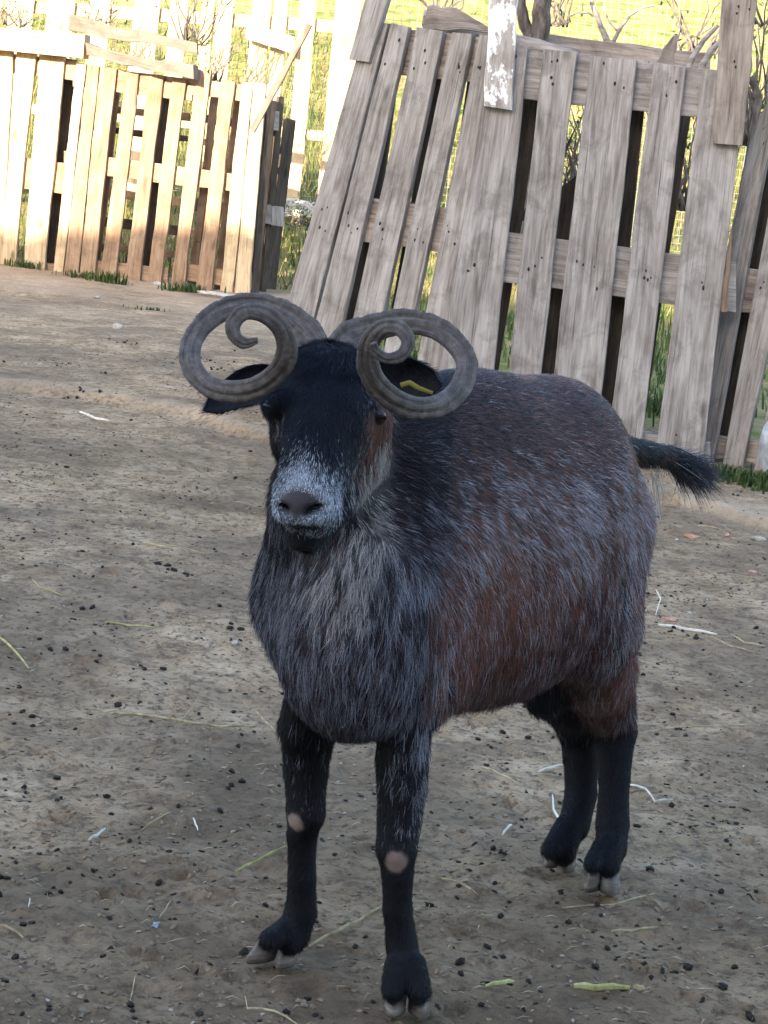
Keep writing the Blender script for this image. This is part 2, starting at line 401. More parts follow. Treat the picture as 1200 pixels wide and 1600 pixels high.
for q in ([(818, 78), (856, 80), (776, 600), (738, 596)], [(884, 240), (903, 190), (826, 345), (806, 345)],
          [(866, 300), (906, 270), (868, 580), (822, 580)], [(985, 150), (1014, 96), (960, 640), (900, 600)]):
    plank('slat', q, plB, .018, W_SHADE, rB, q[3][1] > 500, off=.13)  # dark slats put shade into the gaps between the wide boards
# dark board lying slantwise behind, seen through the last gap
for q, m_, lb in (([(1034, 120), (1084, 150), (1012, 620), (962, 600)], W_SHADE, 'dark board leaning behind the wide-boarded pallet'),):
    o = plank('leaning_board', q, plane(760, 7.75, 1170, 7.70), .03, m_, None, True); tag(o, lb, 'board')
# ---- splintered pallet at the right edge
plC = plane(1100, 7.52, 1260, 7.36)
rC = empty('wooden_pallet', on_plane(1170, 700, *plC) * [1, 1, 0]); tag(rC, 'grey pallet tilted far to the right at the right-hand edge', 'pallet', 'grey pallets standing as the near fence')
for q in ([(1176, 200), (1222, 120), (1120, 690), (1072, 690)], [(1236, 140), (1290, 120), (1168, 694), (1132, 704)], [(1300, 150), (1345, 150), (1222, 720), (1182, 716)]):
    plank('slat', q, plC, T, W_GREY, rC, True, nails=(.5, .9))
for (x0, y0, x1, y1, h) in ((1120, 412, 1300, 436, 70), (1085, 676, 1260, 700, 36)):
    plank('rail', rail_px(x0, y0, x1, y1, h), plC, .022, W_GREY2, rC, off=T + .002)
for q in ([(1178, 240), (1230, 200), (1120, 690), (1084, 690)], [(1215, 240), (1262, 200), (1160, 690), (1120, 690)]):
    plank('slat', q, plC, .018, W_SHADE, rC, True, off=.11)
# ---- boards fixed upright over the pallets
plF = plane(450, 7.93, 770, 7.47)
o = plank('upright_board', [(596, -90), (634, -86), (575, 98), (545, 92)], plF, .022, W_GREY, None, nails=(.8,)); tag(o, 'short grey board nailed over the top corner of the leaning pallet', 'board')
plF2 = plane(760, 7.43, 1170, 7.31)
o = plank('upright_board', [(772, -120), (818, -118), (797, 171), (755, 166)], plF2, .024, W_PAINT, None, wob=.003); tag(o, 'upright board with flaking white paint over the pallet top', 'board')
o = plank('upright_board', [(1136, -120), (1196, -114), (1160, 228), (1113, 223)], plF2, .024, W_GREY2, None, nails=(.35, .62, .88), wob=.002); tag(o, 'brownish upright board over the top of the last wide slat', 'board')
o = plank('splinter', [(1141, 364), (1145, 366), (1136, 488), (1126, 486)], plF2, .008, W_WARM, rB); 

# ------------------------------------------------------------------ far sunlit fence on the left
plL = plane(0, 12.78, 430, 12.42)
def lf(q, mat, parent, off=0, t=.02, nm='slat', g=True): return plank(nm, q, plL, t, mat, parent, g, off=off, wob=.003)
r1 = empty('pallet_fence_panel', on_plane(40, 420, *plL) * [1, 1, 0]); tag(r1, 'pale sunlit pallet with wide boards under a thick cream beam', 'pallet', 'sunlit pallets of the far fence')
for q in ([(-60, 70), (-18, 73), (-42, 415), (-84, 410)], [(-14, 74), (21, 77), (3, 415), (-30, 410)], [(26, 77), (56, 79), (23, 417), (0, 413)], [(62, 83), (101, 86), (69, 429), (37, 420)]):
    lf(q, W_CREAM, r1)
for (x0, y0, x1, y1, h) in ((-80, 72, 118, 96, 30), (-80, 232, 106, 256, 48), (-80, 400, 90, 412, 20)):
    lf(rail_px(x0, y0, x1, y1, h), W_WARM, r1, off=.024, nm='rail', g=False)
for q in ([(-4, 80), (14, 84), (-8, 410), (-24, 410)], [(98, 90), (118, 94), (92, 430), (68, 430)]):
    lf(q, W_SHADE, r1, off=.12, t=.015)  # shade in the slots painted as dark back slats
o = plank('beam', [(-90, 36), (133, 54), (129, 91), (-90, 70)], plL, .09, W_CREAM, None, off=-.1); tag(o, 'thick cream beam laid across the top of the left fence', 'beam')

r2 = empty('pallet_fence_panel', on_plane(200, 450, *plL) * [1, 1, 0]); tag(r2, 'sunlit pallet with many narrow boards in the middle of the far fence', 'pallet', 'sunlit pallets of the far fence')
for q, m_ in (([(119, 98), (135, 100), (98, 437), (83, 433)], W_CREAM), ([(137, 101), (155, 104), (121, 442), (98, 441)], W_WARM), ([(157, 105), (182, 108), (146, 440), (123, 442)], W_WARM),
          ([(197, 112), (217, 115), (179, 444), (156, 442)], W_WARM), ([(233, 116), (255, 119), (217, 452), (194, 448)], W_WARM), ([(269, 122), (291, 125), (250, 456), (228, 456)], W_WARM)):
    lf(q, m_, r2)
for (x0, y0, x1, y1, h) in ((114, 100, 300, 124, 34), (100, 236, 290, 262, 30), (86, 400, 262, 420, 30)):
    lf(rail_px(x0, y0, x1, y1, h), W_WARM, r2, off=.024, nm='rail', g=False)
for q in ([(116, 100), (134, 102), (104, 440), (88, 438)], [(181, 112), (190, 114), (152, 440), (146, 440)], [(254, 124), (272, 126), (236, 450), (214, 450)]):
    lf(q, W_SHADE if q[0][0] > 200 or q[0][0] < 150 else W_WARM, r2, off=.12, t=.015)
for (x0, y0, x1, y1, h, m_) in ((112, 158, 296, 178, 12, W_WARM), (108, 190, 292, 212, 10, W_SHADE), (98, 286, 282, 308, 14, W_CREAM), (94, 330, 276, 352, 16, W_SHADE), (90, 372, 270, 392, 12, W_WARM)):
    lf(rail_px(x0, y0, x1, y1, h), m_, r2, off=.15, nm='rail', g=False)
r3 = empty('pallet_fence_panel', on_plane(350, 460, *plL) * [1, 1, 0]); tag(r3, 'sunlit pallet with narrow boards beside the dark gate pallet', 'pallet', 'sunlit pallets of the far fence')
for q, m_ in (([(308, 108), (330, 116), (288, 449), (267, 444)], W_WARM), ([(346, 124), (367, 128), (329, 458), (306, 454)], W_WARM), ([(377, 128), (395, 130), (363, 455), (344, 455)], W_CREAM), ([(397, 130), (416, 131), (390, 453), (366, 454)], W_CREAM)):
    lf(q, m_, r3)
for (x0, y0, x1, y1, h) in ((300, 122, 415, 136, 26), (290, 262, 402, 276, 28), (270, 410, 392, 426, 26)):
    lf(rail_px(x0, y0, x1, y1, h), W_WARM, r3, off=.024, nm='rail', g=False)
for q in ([(332, 130), (344, 130), (304, 450), (292, 450)], [(367, 132), (378, 132), (346, 452), (334, 452)]):
    lf(q, W_WARM, r3, off=.12, t=.015)
for (x0, y0, x1, y1, h, m_) in ((300, 176, 408, 190, 14, W_SHADE), (294, 214, 404, 228, 10, W_CREAM), (286, 308, 398, 322, 20, W_SHADE), (280, 356, 396, 370, 14, W_WARM)):
    lf(rail_px(x0, y0, x1, y1, h), m_, r3, off=.15, nm='rail', g=False)
# end pallet seen edge on, its shaded side painted dark brown
rE = empty('pallet_fence_panel', on_plane(430, 470, *plL) * [1, 1, 0]); tag(rE, 'pallet turned side-on at the end of the far fence, its shade painted dark brown', 'pallet')
for q, Y in (([(419, 156), (432, 158), (405, 455), (393, 453)], 12.45), ([(436, 150), (445, 152), (417, 452), (409, 452)], 12.62), ([(448, 184), (463, 188), (431, 452), (414, 452)], 12.80)):
    plank('slat', q, plane(400, Y, 470, Y + .35), .02, W_SHADE, rE, True)
for (px, py) in ((404, 318), (424, 322), (416, 172)):
    block('spacer_block', px, py, 20, 30, plane(400, 12.6, 470, 12.9), 0, .09, W_GREY2, rE)
o = plank('leaning_strip', [(479, 36), (487, 40), (397, 208), (390, 200)], plane(380, 12.28, 490, 12.2), .02, W_PINK, None); tag(o, 'thin pinkish strip of wood leaning diagonally across the fence top, darkened for shade', 'board')  # darker wood colour stands in for the shade on this strip
o = plank('white_board', [(386, 36), (460, 58), (458, 84), (384, 60)], plane(380, 14.6, 490, 14.6), .03, W_WHITE, None); tag(o, 'short white board on the tall slatted fence', 'board')
# weathered plank lying on edge on top of the middle panel
wob = [(108, 25, 50), (150, 33, 56), (200, 42, 60), (250, 52, 66), (308, 64, 80)]
o = plank('weathered_board', [(108, 24), (308, 64), (308, 84), (108, 50)], plane(0, 13.05, 430, 12.7), .03, W_PINK, None, wob=.012); tag(o, 'rough wavy-edged plank lying along the top of the far fence', 'board')
o = plank('weathered_board', [(133, 68), (302, 106), (302, 122), (136, 86)], plL, .09, W_PINK, None, off=-.125, wob=.01); tag(o, 'grey plank capping the middle panel of the far fence', 'board')
lo = on_plane(285, 10, *plane(0, 13.3, 430, 13.3))
# ------------------------------------------------------------------ tall slatted fence behind
plK = plane(0, 14.7, 560, 14.7)
rK = empty('tall_fence', on_plane(300, 300, *plK) * [1, 1, 0]); tag(rK, 'tall pale slatted fence behind the far pallets, wire mesh between its boards', 'fence')
for (a, b, yb, lean) in ((-60, -20, 300, -12), (0, 40, 300, -12), (60, 104, 300, -12), (128, 160, 300, -14), (196, 236, 300, -14), (252, 280, 300, -14), (302, 322, 300, -14), (325, 353, 300, -14), (382, 410, 300, -14), (414, 437, 300, -14), (456, 480, 312, -14), (509, 549, 320, -18)):
    dx = (yb + 40) * .105
    plank('slat', [(a + dx * .55, -60), (b + dx * .55, -56), (b - dx * .35, yb), (a - dx * .35, yb)], plK, .022, W_CREAM, rK, False, wob=.004)
for (x0, y0, x1, y1, h) in ((-80, -8, 560, 34, 20), (-80, 150, 545, 208, 16)):
    plank('rail', rail_px(x0, y0, x1, y1, h), plK, .03, W_CREAM, rK, off=.024)
# wire mesh fence standing behind everything
def wire_fence():
    mb = MB(); Y = 15.4
    xs = np.arange(-2.6, 3.4, .055); z0, z1 = .35, 2.25
    for x in xs: mb.tube([(x, Y, z0), (x, Y, z1)], .0014, 4, False)
    for z in np.arange(z0, z1, .055): mb.tube([(-2.6, Y, z), (3.4, Y, z)], .0014, 4, False)
    o = mb.build('wire_fence', WIRE); tag(o, 'square-mesh galvanised wire fence behind the wooden fences', 'fence')
wire_fence()
# ------------------------------------------------------------------ logs, dead branches behind the near pallets
def limb(mb, pts, rads, n=9):
    P = [Vector(p) for p in pts]; out = []; R = []
    for i in range(len(P) - 1):
        for k in range(4):
            f = k / 4; p = P[i].lerp(P[i + 1], f); out.append(p + Vector((rng.uniform(-1, 1), rng.uniform(-1, 1), rng.uniform(-1, 1))) * rads[i] * .10); R.append((rads[i] * (1 - f) + rads[i + 1] * f) * rng.uniform(.93, 1.07))
    out.append(P[-1]); R.append(rads[-1]); mb.tube(out, R, n)
def px(l, Y): return [atY(x, y, Y) for x, y in l]
m = MB(); limb(m, px([(662, 28), (700, 40), (760, 56), (840, 74), (905, 88)], 8.4), [.030, .034, .030, .028, .024], 10)
o = m.build('fallen_log', LOG, smooth=True); tag(o, 'thick grey log lying level behind the tops of the near pallets', 'log')
o = plank('old_plank', [(668, 8), (716, 14), (776, 50), (660, 46)], plane(600, 8.25, 800, 8.25), .04, W_GREY2, None, wob=.006); tag(o, 'broken grey plank end poking above the leaning pallet', 'board')
o = plank('old_plank', [(850, 52), (1110, 84), (1110, 112), (850, 80)], plane(800, 8.7, 1200, 8.7), .04, W_GREY2, None, wob=.003); tag(o, 'long greyish plank lying behind the wide pallet', 'board')
# dark fork trunk
r = empty('dead_tree', atY(842, 700, 8.6) * [1, 1, 0]); tag(r, 'dark forked tree trunk beside the white-painted board', 'tree')
m = MB(); limb(m, px([(820, 560), (836, 300), (840, 70), (846, 20), (852, -40), (850, -110)], 8.6), [.05, .048, .040, .034, .03, .026], 11); keep(m.build('trunk', BARK, smooth=True), r)
m = MB(); limb(m, px([(838, 72), (820, 40), (812, 0), (806, -60)], 8.6), [.028, .024, .022, .018]); keep(m.build('branch', BARK, smooth=True), r)
m = MB(); limb(m, px([(846, 10), (862, -20), (868, -70)], 8.6), [.018, .015, .012]); keep(m.build('branch', BARK, smooth=True), r)
# pale Y branch
r = empty('bare_tree', atY(940, 700, 9.0) * [1, 1, 0]); tag(r, 'pale bare sapling forking in a Y above the wide pallet', 'tree')
m = MB(); limb(m, px([(925, 620), (940, 300), (952, 78), (954, 62)], 9.0), [.022, .02, .018, .017]); keep(m.build('trunk', LOG, smooth=True), r)
for l, R in ((([(952, 72), (940, 44), (928, 14), (915, -30)]), [.014, .012, .010, .008]), (([(955, 72), (968, 46), (984, 24), (1004, 12), (1026, 8)]), [.009, .008, .006, .005, .003]),
             (([(966, 50), (950, 32), (944, 10), (948, -20)]), [.005, .004, .004, .002]), (([(984, 26), (980, 6), (990, -20)]), [.004, .003, .002]), (([(936, 34), (920, 20), (905, 22)]), [.004, .003, .002])):
    m = MB(); limb(m, px(l, 9.0), R, 7); keep(m.build('branch', LOG, smooth=True), r)
o = plank('broken_stake', [(1050, 56), (1060, 54), (1050, 120), (1018, 110)], plane(1000, 7.9, 1100, 7.9), .02, W_GREY2, None, wob=.004); tag(o, 'pointed broken stake above the fourth wide slat', 'stake')
for i, (l, R, lb) in enumerate((([(1122, 40), (1100, 62), (1080, 92), (1060, 160)], [.006, .009, .011, .012], 'curved bare stick left of the brown upright board'),
             ([(1130, 60), (1112, 78), (1098, 100), (1080, 170)], [.007, .010, .012, .013], 'thicker curved stick close beside the brown upright board'),
             ([(1172, 120), (1186, 150), (1176, 210), (1160, 300)], [.014, .014, .013, .013], 'dark bent stick right of the brown upright board'))):
    m = MB(); limb(m, px(l, 7.75 + .1 * i), R, 8); o = m.build('stick', BARK if i == 2 else LOG, smooth=True); tag(o, lb, 'stick')
# shrub twigs behind far fence, upper left
def twig_shrub(cx, cy, Y, n, w_, h_, lb, leaves=0, seed=1):
    rr = random.Random(seed); b0 = atY(cx, cy, Y); r = empty('shrub', b0); tag(r, lb, 'shrub')
    m = MB(); lf_ = MB()
    for i in range(n):
        p = Vector(b0) + Vector((rr.uniform(-w_, w_) * .3, rr.uniform(-.1, .1), 0)); d = Vector((rr.uniform(-1, 1) * w_, rr.uniform(-.1, .1), h_ * rr.uniform(.5, 1)))
        pts = [p]; 
        for k in range(5): pts.append(pts[-1] + d / 5 + Vector((rr.uniform(-1, 1), rr.uniform(-.5, .5), rr.uniform(-1, 1))) * .03)
        m.tube(pts, [.006, .005, .004, .0035, .003, .0015], 5)
        for k in range(leaves):
            c = pts[rr.randrange(1, 6)] + Vector((rr.gauss(0, 1), rr.gauss(0, 1), rr.gauss(0, 1))) * .04; a = Vector((rr.uniform(-1, 1), rr.uniform(-1, 1), rr.uniform(-1, 1))).normalized() * .014; b_ = a.cross(Vector((rr.uniform(-1, 1), rr.uniform(-1, 1), 1))).normalized() * .007
            lf_.add([c - a, c + b_, c + a, c - b_], [(0, 1, 2, 3)])
    keep(m.build('twigs', BARK, smooth=True), r)
    if leaves: keep(lf_.build('leaves', LEAF), r)
twig_shrub(300, 70, 14.0, 16, .28, .5, 'brown bare shrub behind the rough wavy-edged plank', 2, 3)
twig_shrub(150, 44, 14.2, 10, .18, .3, 'small bare twiggy bush behind the cream beam', 2, 4)
twig_shrub(20, 40, 14.2, 12, .2, .22, 'low reddish bush above the left end of the beam', 6, 6)
twig_shrub(1190, 40, 8.8, 8, .15, .4, 'thin twigs beside the right-hand upright board', 2, 8)
twig_shrub(470, 350, 13.6, 14, .15, .14, 'dark twiggy bush in the gap beyond the gate pallet', 12, 9)
twig_shrub(335, 130, 13.4, 10, .12, .28, 'small twiggy bush showing over the last sunlit pallet', 2, 12)
twig_shrub(700, 30, 9.6, 12, .22, .3, 'low dry bush behind the top of the leaning pallet', 3, 14)
twig_shrub(1080, 90, 9.6, 14, .25, .35, 'reddish dry bush between the sapling and the brown upright board', 4, 15)
twig_shrub(880, 40, 9.9, 10, .2, .35, 'thin dry bush between the dark trunk and the pale sapling', 2, 16)
twig_shrub(1075, 330, 8.5, 26, .16, .55, 'dense dark bush filling the gap beside the last wide slat', 3, 21)
twig_shrub(1180, 230, 8.6, 22, .22, .6, 'tangled dark bush above the pallet at the right edge', 3, 22)
twig_shrub(890, 300, 8.9, 16, .10, .4, 'dark twigs seen between the first two wide slats', 4, 23)
# rocks in the gap
def rock(name, c, r, mat, sd, sq=(1, 1, .7), rot=0, lo=False):
    bm = bmesh.new(); bmesh.ops.create_icosphere(bm, subdivisions=3 if not lo else 2, radius=1); rs = np.random.RandomState(sd)
    R = Matrix.Rotation(rot, 3, 'Z')
    pl_ = [(Vector(rs.normal(size=3)).normalized(), rs.uniform(.45, .8)) for _ in range(9)]
    for v in bm.verts:
        p = v.co.copy()
        for nn, d in pl_:
            e = p.dot(nn) - d
            if e > 0: p -= nn * e * .92
        p *= 1 + .1 * (noise.noise(p * 3 + Vector((sd, 0, 0))))
        v.co = R @ Vector((p.x * sq[0] * r, p.y * sq[1] * r, p.z * sq[2] * r))
    me = bpy.data.meshes.new(name); bm.to_mesh(me); bm.free(); me.materials.append(mat)
    o = bpy.data.objects.new(name, me); o.location = tuple(float(a) for a in c); return link(o)
o = rock('boulder', atY(470, 332, 14.2), .18, STONE, 5, (1.4, .7, .55)); tag(o, 'pale boulder under the tall fence beyond the gate pallet', 'rock')
c = gnd(1190, 745); o = rock('boulder', (c[0] + .05, c[1] + .12, .08), .15, BSTONE, 11, (.55, .6, 1.3)); tag(o, 'bluish grey boulder at the right edge by the pallet foot', 'rock')
def onground(x, y): g = gnd(x, y); g[2] = tz(g[0], g[1]); return g
for i, (x, y, r, mt, sq, nm, lb) in enumerate(((1083, 829, .017, BRICK, (1.5, .8, .55), 'brick_chip', 'flat orange brick fragment nearest the tail, largest of the chips'),
        (1138, 824, .010, BRICK, (1.2, .8, .6), 'brick_chip', 'orange brick chip right of the largest fragment'), (1147, 828, .008, BRICK, (1.3, .8, .5), 'brick_chip', 'thin brick sliver touching the orange chip'),
        (1176, 884, .014, BRICK, (1.4, .8, .5), 'brick_chip', 'orange brick chip at the right edge'), (1048, 955, .015, BRICK, (1.5, 1, .35), 'brick_chip', 'flat reddish brick piece just above the long white stalk'),
        (1186, 832, .018, STONE, (1.3, .9, .5), 'stone', 'grey stone at the right edge below the weeds'), (1118, 826, .006, BRICK, (1, 1, .6), 'brick_chip', 'tiny pink brick crumb between two brick chips'),
        (1078, 946, .006, STONE, (1, 1, .7), 'stone', 'small white pebble beside the flat reddish brick piece'), (1058, 836, .007, STONE, (1.4, 1, .5), 'stone', 'white pebble left of the largest brick fragment'),
        (368, 998, .0085, STONE, (1, 1, .8), 'stone', 'round white pebble on the dirt left of the chest'), (182, 517, .035, STONE, (1.1, .9, .5), 'stone', 'grey stone in the dirt before the far fence'),
        (150, 470, .02, STONE, (1.4, .9, .4), 'stone', 'small flat stone close to the far fence'), (245, 452, .025, STONE, (1.3, .8, .6), 'stone', 'cream stone at the foot of the far pallets'), (340, 470, .10, W_GREY2, (2, .3, .2), 'stone', 'flat buried slab of stone beside the weeds before the far fence'))):
    g = onground(x, y); o = rock(nm, (g[0], g[1], g[2] + r * sq[2] * .5), r, mt if mt is not W_GREY2 else STONE, 40 + i, sq, i * 1.3 if r < .05 else -.1); tag(o, lb, 'brick' if nm == 'brick_chip' else 'stone', 'brick chips' if nm == 'brick_chip' else None)
# ------------------------------------------------------------------ straw stalks that one can point at
def stalk(pts, r, mat, lb, flat=.5):
    P = [Vector(onground(x, y)) + Vector((0, 0, r * .8 + .003)) for x, y in pts]; out = [P[0]]
    for a, b in zip(P, P[1:]): out += [a.lerp(b, .5) + Vector((0, 0, .0015)), b]
    m = MB(); m.tube(out, [r * .7] + [r] * (len(out) - 2) + [r * .5], 6, flat=flat); o = m.build('straw_stalk', mat); tag(o, lb, 'straw', 'loose straw on the dirt')
for a in (([(125, 638), (150, 650), (171, 653)], .0042, STRAWW, 'short bleached stalk below the ridge on the upper left'),
          ([(182, 1104), (240, 1110), (300, 1124), (345, 1126), (400, 1122)], .0021, STRAW, 'long bent straw stalk lying left of the front legs'),
          ([(140, 1094), (165, 1101), (184, 1101)], .0016, STRAW, 'dull stalk end left of the long bent stalk'),
          ([(280, 1120), (290, 1106), (303, 1094)], .0012, STRAW, 'thin sprig rising from the long bent stalk'),
          ([(400, 1100), (415, 1115), (436, 1137)], .0016, STRAW, 'straw stalk beside the left of the chest'),
          ([(0, 992), (20, 1006), (46, 1028)], .0028, STRAWG, 'greenish stalk at the left edge'),
          ([(370, 1344), (400, 1332), (448, 1315)], .0024, STRAWG, 'yellow-green straight stalk left of the left shin'),
          ([(485, 1458), (530, 1442), (560, 1425), (603, 1400)], .0024, STRAW, 'bent straw stalk lying between the front legs'),
          ([(384, 1545), (388, 1560), (430, 1572), (466, 1588)], .0015, STRAW, 'hooked thin stalk under the left front hoof'),
          ([(898, 1530), (930, 1533), (985, 1536)], .0050, STRAWG, 'wide yellow-green leaf of straw at the lower right'),
          ([(991, 1534), (1000, 1535), (1008, 1536)], .0042, STRAW, 'short straw scrap right of the wide yellow leaf'),
          ([(760, 1528), (785, 1525), (805, 1519)], .0032, STRAWG, 'short yellow stalk at the lower middle'),
          ([(865, 1228), (866, 1256), (880, 1283)], .0030, STRAWW, 'white curved stalk left of the hind legs'),
          ([(786, 1294), (793, 1284), (801, 1275)], .0028, STRAWW, 'short white stalk between front and hind legs'),
          ([(983, 1214), (1010, 1225), (1025, 1240), (1053, 1240)], .0022, STRAWW, 'kinked pale stalk right of the hind legs'),
          ([(957, 1438), (990, 1438), (1028, 1437)], .0020, STRAW, 'straight pale stalk below the hind hooves'),
          ([(1008, 1386), (1020, 1394), (1040, 1404)], .0015, STRAW, 'thin stalk right of the hind hoof'),
          ([(880, 1400), (960, 1398), (1025, 1383)], .0014, STRAW, 'long thin stalk running under the hind hoof'),
          ([(1030, 967), (1070, 973), (1121, 983)], .0035, STRAWW, 'long white stalk at the right behind the goat'),
          ([(1026, 915), (1033, 930), (1026, 950)], .0028, STRAWW, 'white curved stalk beside the rust thigh'),
          ([(1143, 984), (1165, 994), (1196, 1001)], .0022, STRAW, 'tan stalk near the right edge'),
          ([(1092, 812), (1110, 814), (1130, 817)], .0018, STRAW, 'tan stalk above the brick chips'),
          ([(752, 1190), (780, 1202), (812, 1216)], .0016, STRAW, 'thin stalk between belly shadow and hind leg'),
          ([(842, 1194), (862, 1191), (884, 1187)], .0024, STRAWW, 'pale stalk touching the hind cannon'),
          ([(140, 1297), (153, 1289), (166, 1279)], .0026, STRAWW, 'short cream stalk on the left foreground'),
          ([(303, 1266), (307, 1272), (311, 1280)], .0022, STRAWW, 'tiny white stalk left of the front knee'),
          ([(250, 1418), (260, 1403), (268, 1390)], .0016, STRAW, 'thin upright-looking stalk with a blue scrap'),
          ([(205, 1545), (209, 1525), (213, 1508)], .0016, STRAW, 'thin stalk at the bottom left'),
          ([(0, 1433), (18, 1440), (38, 1446)], .0018, STRAW, 'pale stalk at the left edge low down'),
          ([(45, 1410), (47, 1400), (48, 1388)], .0016, STRAWW, 'small white stalk near the left edge'),
          ([(222, 846), (245, 851), (272, 856)], .0018, STRAW, 'straw stalk level with the muzzle on the left'),
          ([(320, 860), (270, 852), (225, 846)], .0010, STRAW, 'faint thin straw beside the muzzle-level stalk'),
          ([(165, 965), (200, 970), (250, 978)], .0016, STRAWG, 'greenish thin stalk in the middle left'),
          ([(50, 902), (62, 912), (100, 923)], .0014, STRAWG, 'small bent green stalk on the left'),
          ([(1110, 985), (1140, 1000), (1180, 1010)], .0012, STRAW, 'faint straw crossing near the right edge'),
          ([(692, 1357), (720, 1366), (750, 1377)], .0016, STRAW, 'thin stalk right of the front cannon'),
          ([(1010, 1133), (1060, 1125), (1190, 1121)], .0012, STRAW, 'very long thin straw right of the thigh'),
          ([(222, 1278), (250, 1266), (270, 1258)], .0014, STRAW, 'dull brown stalk in the left foreground')):
    stalk(*a)
# blue plastic scraps
for (x, y, lb) in ((246, 1425, 'tiny blue plastic scrap on the left foreground dirt'),):
    g = onground(x, y); m = MB(); m.add([(g[0] - .004, g[1], g[2] + .004), (g[0] + .004, g[1] + .002, g[2] + .005), (g[0] + .003, g[1] - .02, g[2] + .004), (g[0] - .003, g[1] - .018, g[2] + .006)], [(3, 2, 1, 0)])
    m.tube([(g[0] - .004, g[1] - .018, g[2] + .005), (g[0] + .004, g[1], g[2] + .005)], .0012, 5)
    tag(m.build('plastic_scrap', NB('blue_plastic').fin((.20, .27, .30), .5)), lb, 'scrap')
# uncountable litter
def scatter(name, n, fn, mat, lb, yr, xr, sd, clumps=0, spread=.05):
    rs = np.random.RandomState(sd); V = []; F = []; 
    cl = [(rs.uniform(*xr), rs.uniform(*yr) ) for _ in range(clumps)]
    for i in range(n):
        if clumps and rs.rand() < .6:
            c = cl[rs.randint(clumps)]; x = c[0] + rs.normal() * spread; y = c[1] + rs.normal() * spread
        else:
            u = rs.rand(); y = yr[0] * (yr[1] / yr[0]) ** u; x = rs.uniform(-.30, .34) * y * 1.0 + 0.0
        v, f = fn(rs, x, y); o = len(V); V.extend(v); F.extend([tuple(a + o for a in q) for q in f])
    V = np.array(V); zz = terrain(V[:, 0], V[:, 1], True); V[:, 2] += zz
    o = mesh_obj(name, V, F, mat, smooth=False); tag(o, lb, kind='stuff'); return o
_ico = bmesh.new(); bmesh.ops.create_icosphere(_ico, subdivisions=1, radius=1); IV = np.array([v.co[:] for v in _ico.verts]); IF = [tuple(v.index for v in f.verts) for f in _ico.faces]; _ico.free()
def pellet(lo, hi, zs=.8, jag=.25):
    def f(rs, x, y):
        r = rs.uniform(lo, hi); v = IV * (1 + rs.uniform(-jag, jag, (len(IV), 1))) * r * [rs.uniform(.8, 1.5), rs.uniform(.8, 1.2), zs]
        a = rs.uniform(0, 6.3); c, s_ = cos(a), sin(a); v = np.stack([v[:, 0] * c - v[:, 1] * s_ + x, v[:, 0] * s_ + v[:, 1] * c + y, v[:, 2] + r * zs * .6], 1)
        v[:, 0:2] = v[:, 0:2]; return [tuple(p) for p in v], IF
    return f
def strawbit(lo, hi, rr):
    def f(rs, x, y):
        L = rs.uniform(lo, hi); a = rs.uniform(0, pi); d = np.array([cos(a), sin(a)]) * L / 2; p = np.array([-d[1], d[0]]) / (L / 2) * rr * rs.uniform(.6, 1.4); k = p * rs.uniform(-.7, .7)
        c = np.array([x, y]); z = rs.uniform(.001, .004)
        return [(*(c - d), z), (*(c + k - p), z + .002), (*(c + d), z), (*(c + k + p), z + .003)], [(0, 1, 2, 3)]
    return f
scatter('droppings', 760, pellet(.0030, .0068, .75, .2), DROP, 'dark goat droppings scattered over the dirt', (2.1, 9.5), (-1.3, 1.2), 5, 75, .035)
scatter('dung_crumbs', 3800, pellet(.0010, .0042, .5, .45), DROP, 'dark crumbs of trodden dung', (2.1, 9), (-1.3, 1.2), 15, 160, .06)
scatter('soil_clods', 11000, pellet(.0016, .0046, .4, .35), CLOD, 'small crumbs and clods of soil', (2.1, 9), (-2, 2), 6)
scatter('gravel', 260, pellet(.0012, .003, .7, .3), STONE, 'tiny pale grit on the dirt', (2.1, 8), (-2, 2), 7)
scatter('straw_litter', 2400, strawbit(.006, .036, .00045), STRAW, 'fine bits of straw trodden into the dirt', (2.1, 9), (-2, 2), 8)
# ------------------------------------------------------------------ weeds and grass
def blades(mb, c, n, spread, h, rr, yspread=None):
    for _ in range(n):
        x = c[0] + rr.gauss(0, 1) * spread; y = c[1] + rr.gauss(0, 1) * (yspread or spread * .5) * 1.6; z = float(c[2]); H = h * rr.uniform(.25, 1.15); a = rr.uniform(0, 6.3); ln = rr.uniform(.1, .7) * H
        wd = rr.uniform(.0025, .006); dx, dy = cos(a) * ln, sin(a) * ln; qx, qy = -sin(a) * wd, cos(a) * wd
        mb.add([(x - qx, y - qy, z - .01), (x + qx, y + qy, z - .01), (x + dx * .4 + qx, y + dy * .4 + qy, z + H * .6), (x + dx * .4 - qx, y + dy * .4 - qy, z + H * .6), (x + dx, y + dy, z + H)], [(0, 1, 2, 3), (3, 2, 4)])
for i, (x, y, n, sp, h, lb) in enumerate(((38, 424, 110, .05, .05, 'small green weed tuft under the pale left pallet'), (128, 440, 90, .06, .045, 'low weed tuft left of the middle of the far fence'), (170, 448, 170, .055, .07, 'bushier weed tuft at the foot of the middle panel'),
         (290, 462, 170, .07, .055, 'green weeds at the foot of the last sunlit pallet'), (228, 488, 40, .06, .02, 'flat patch of short grass in front of the far fence'))):
    g = onground(x, y); m = MB(); blades(m, g, n, sp, h, random.Random(i), .018)
    if h < .03: tag(m.build('grass', GRASS), lb, kind='stuff')
    else: tag(m.build('weed_tuft', GRASS), lb, 'weeds', 'weeds along the far fence')
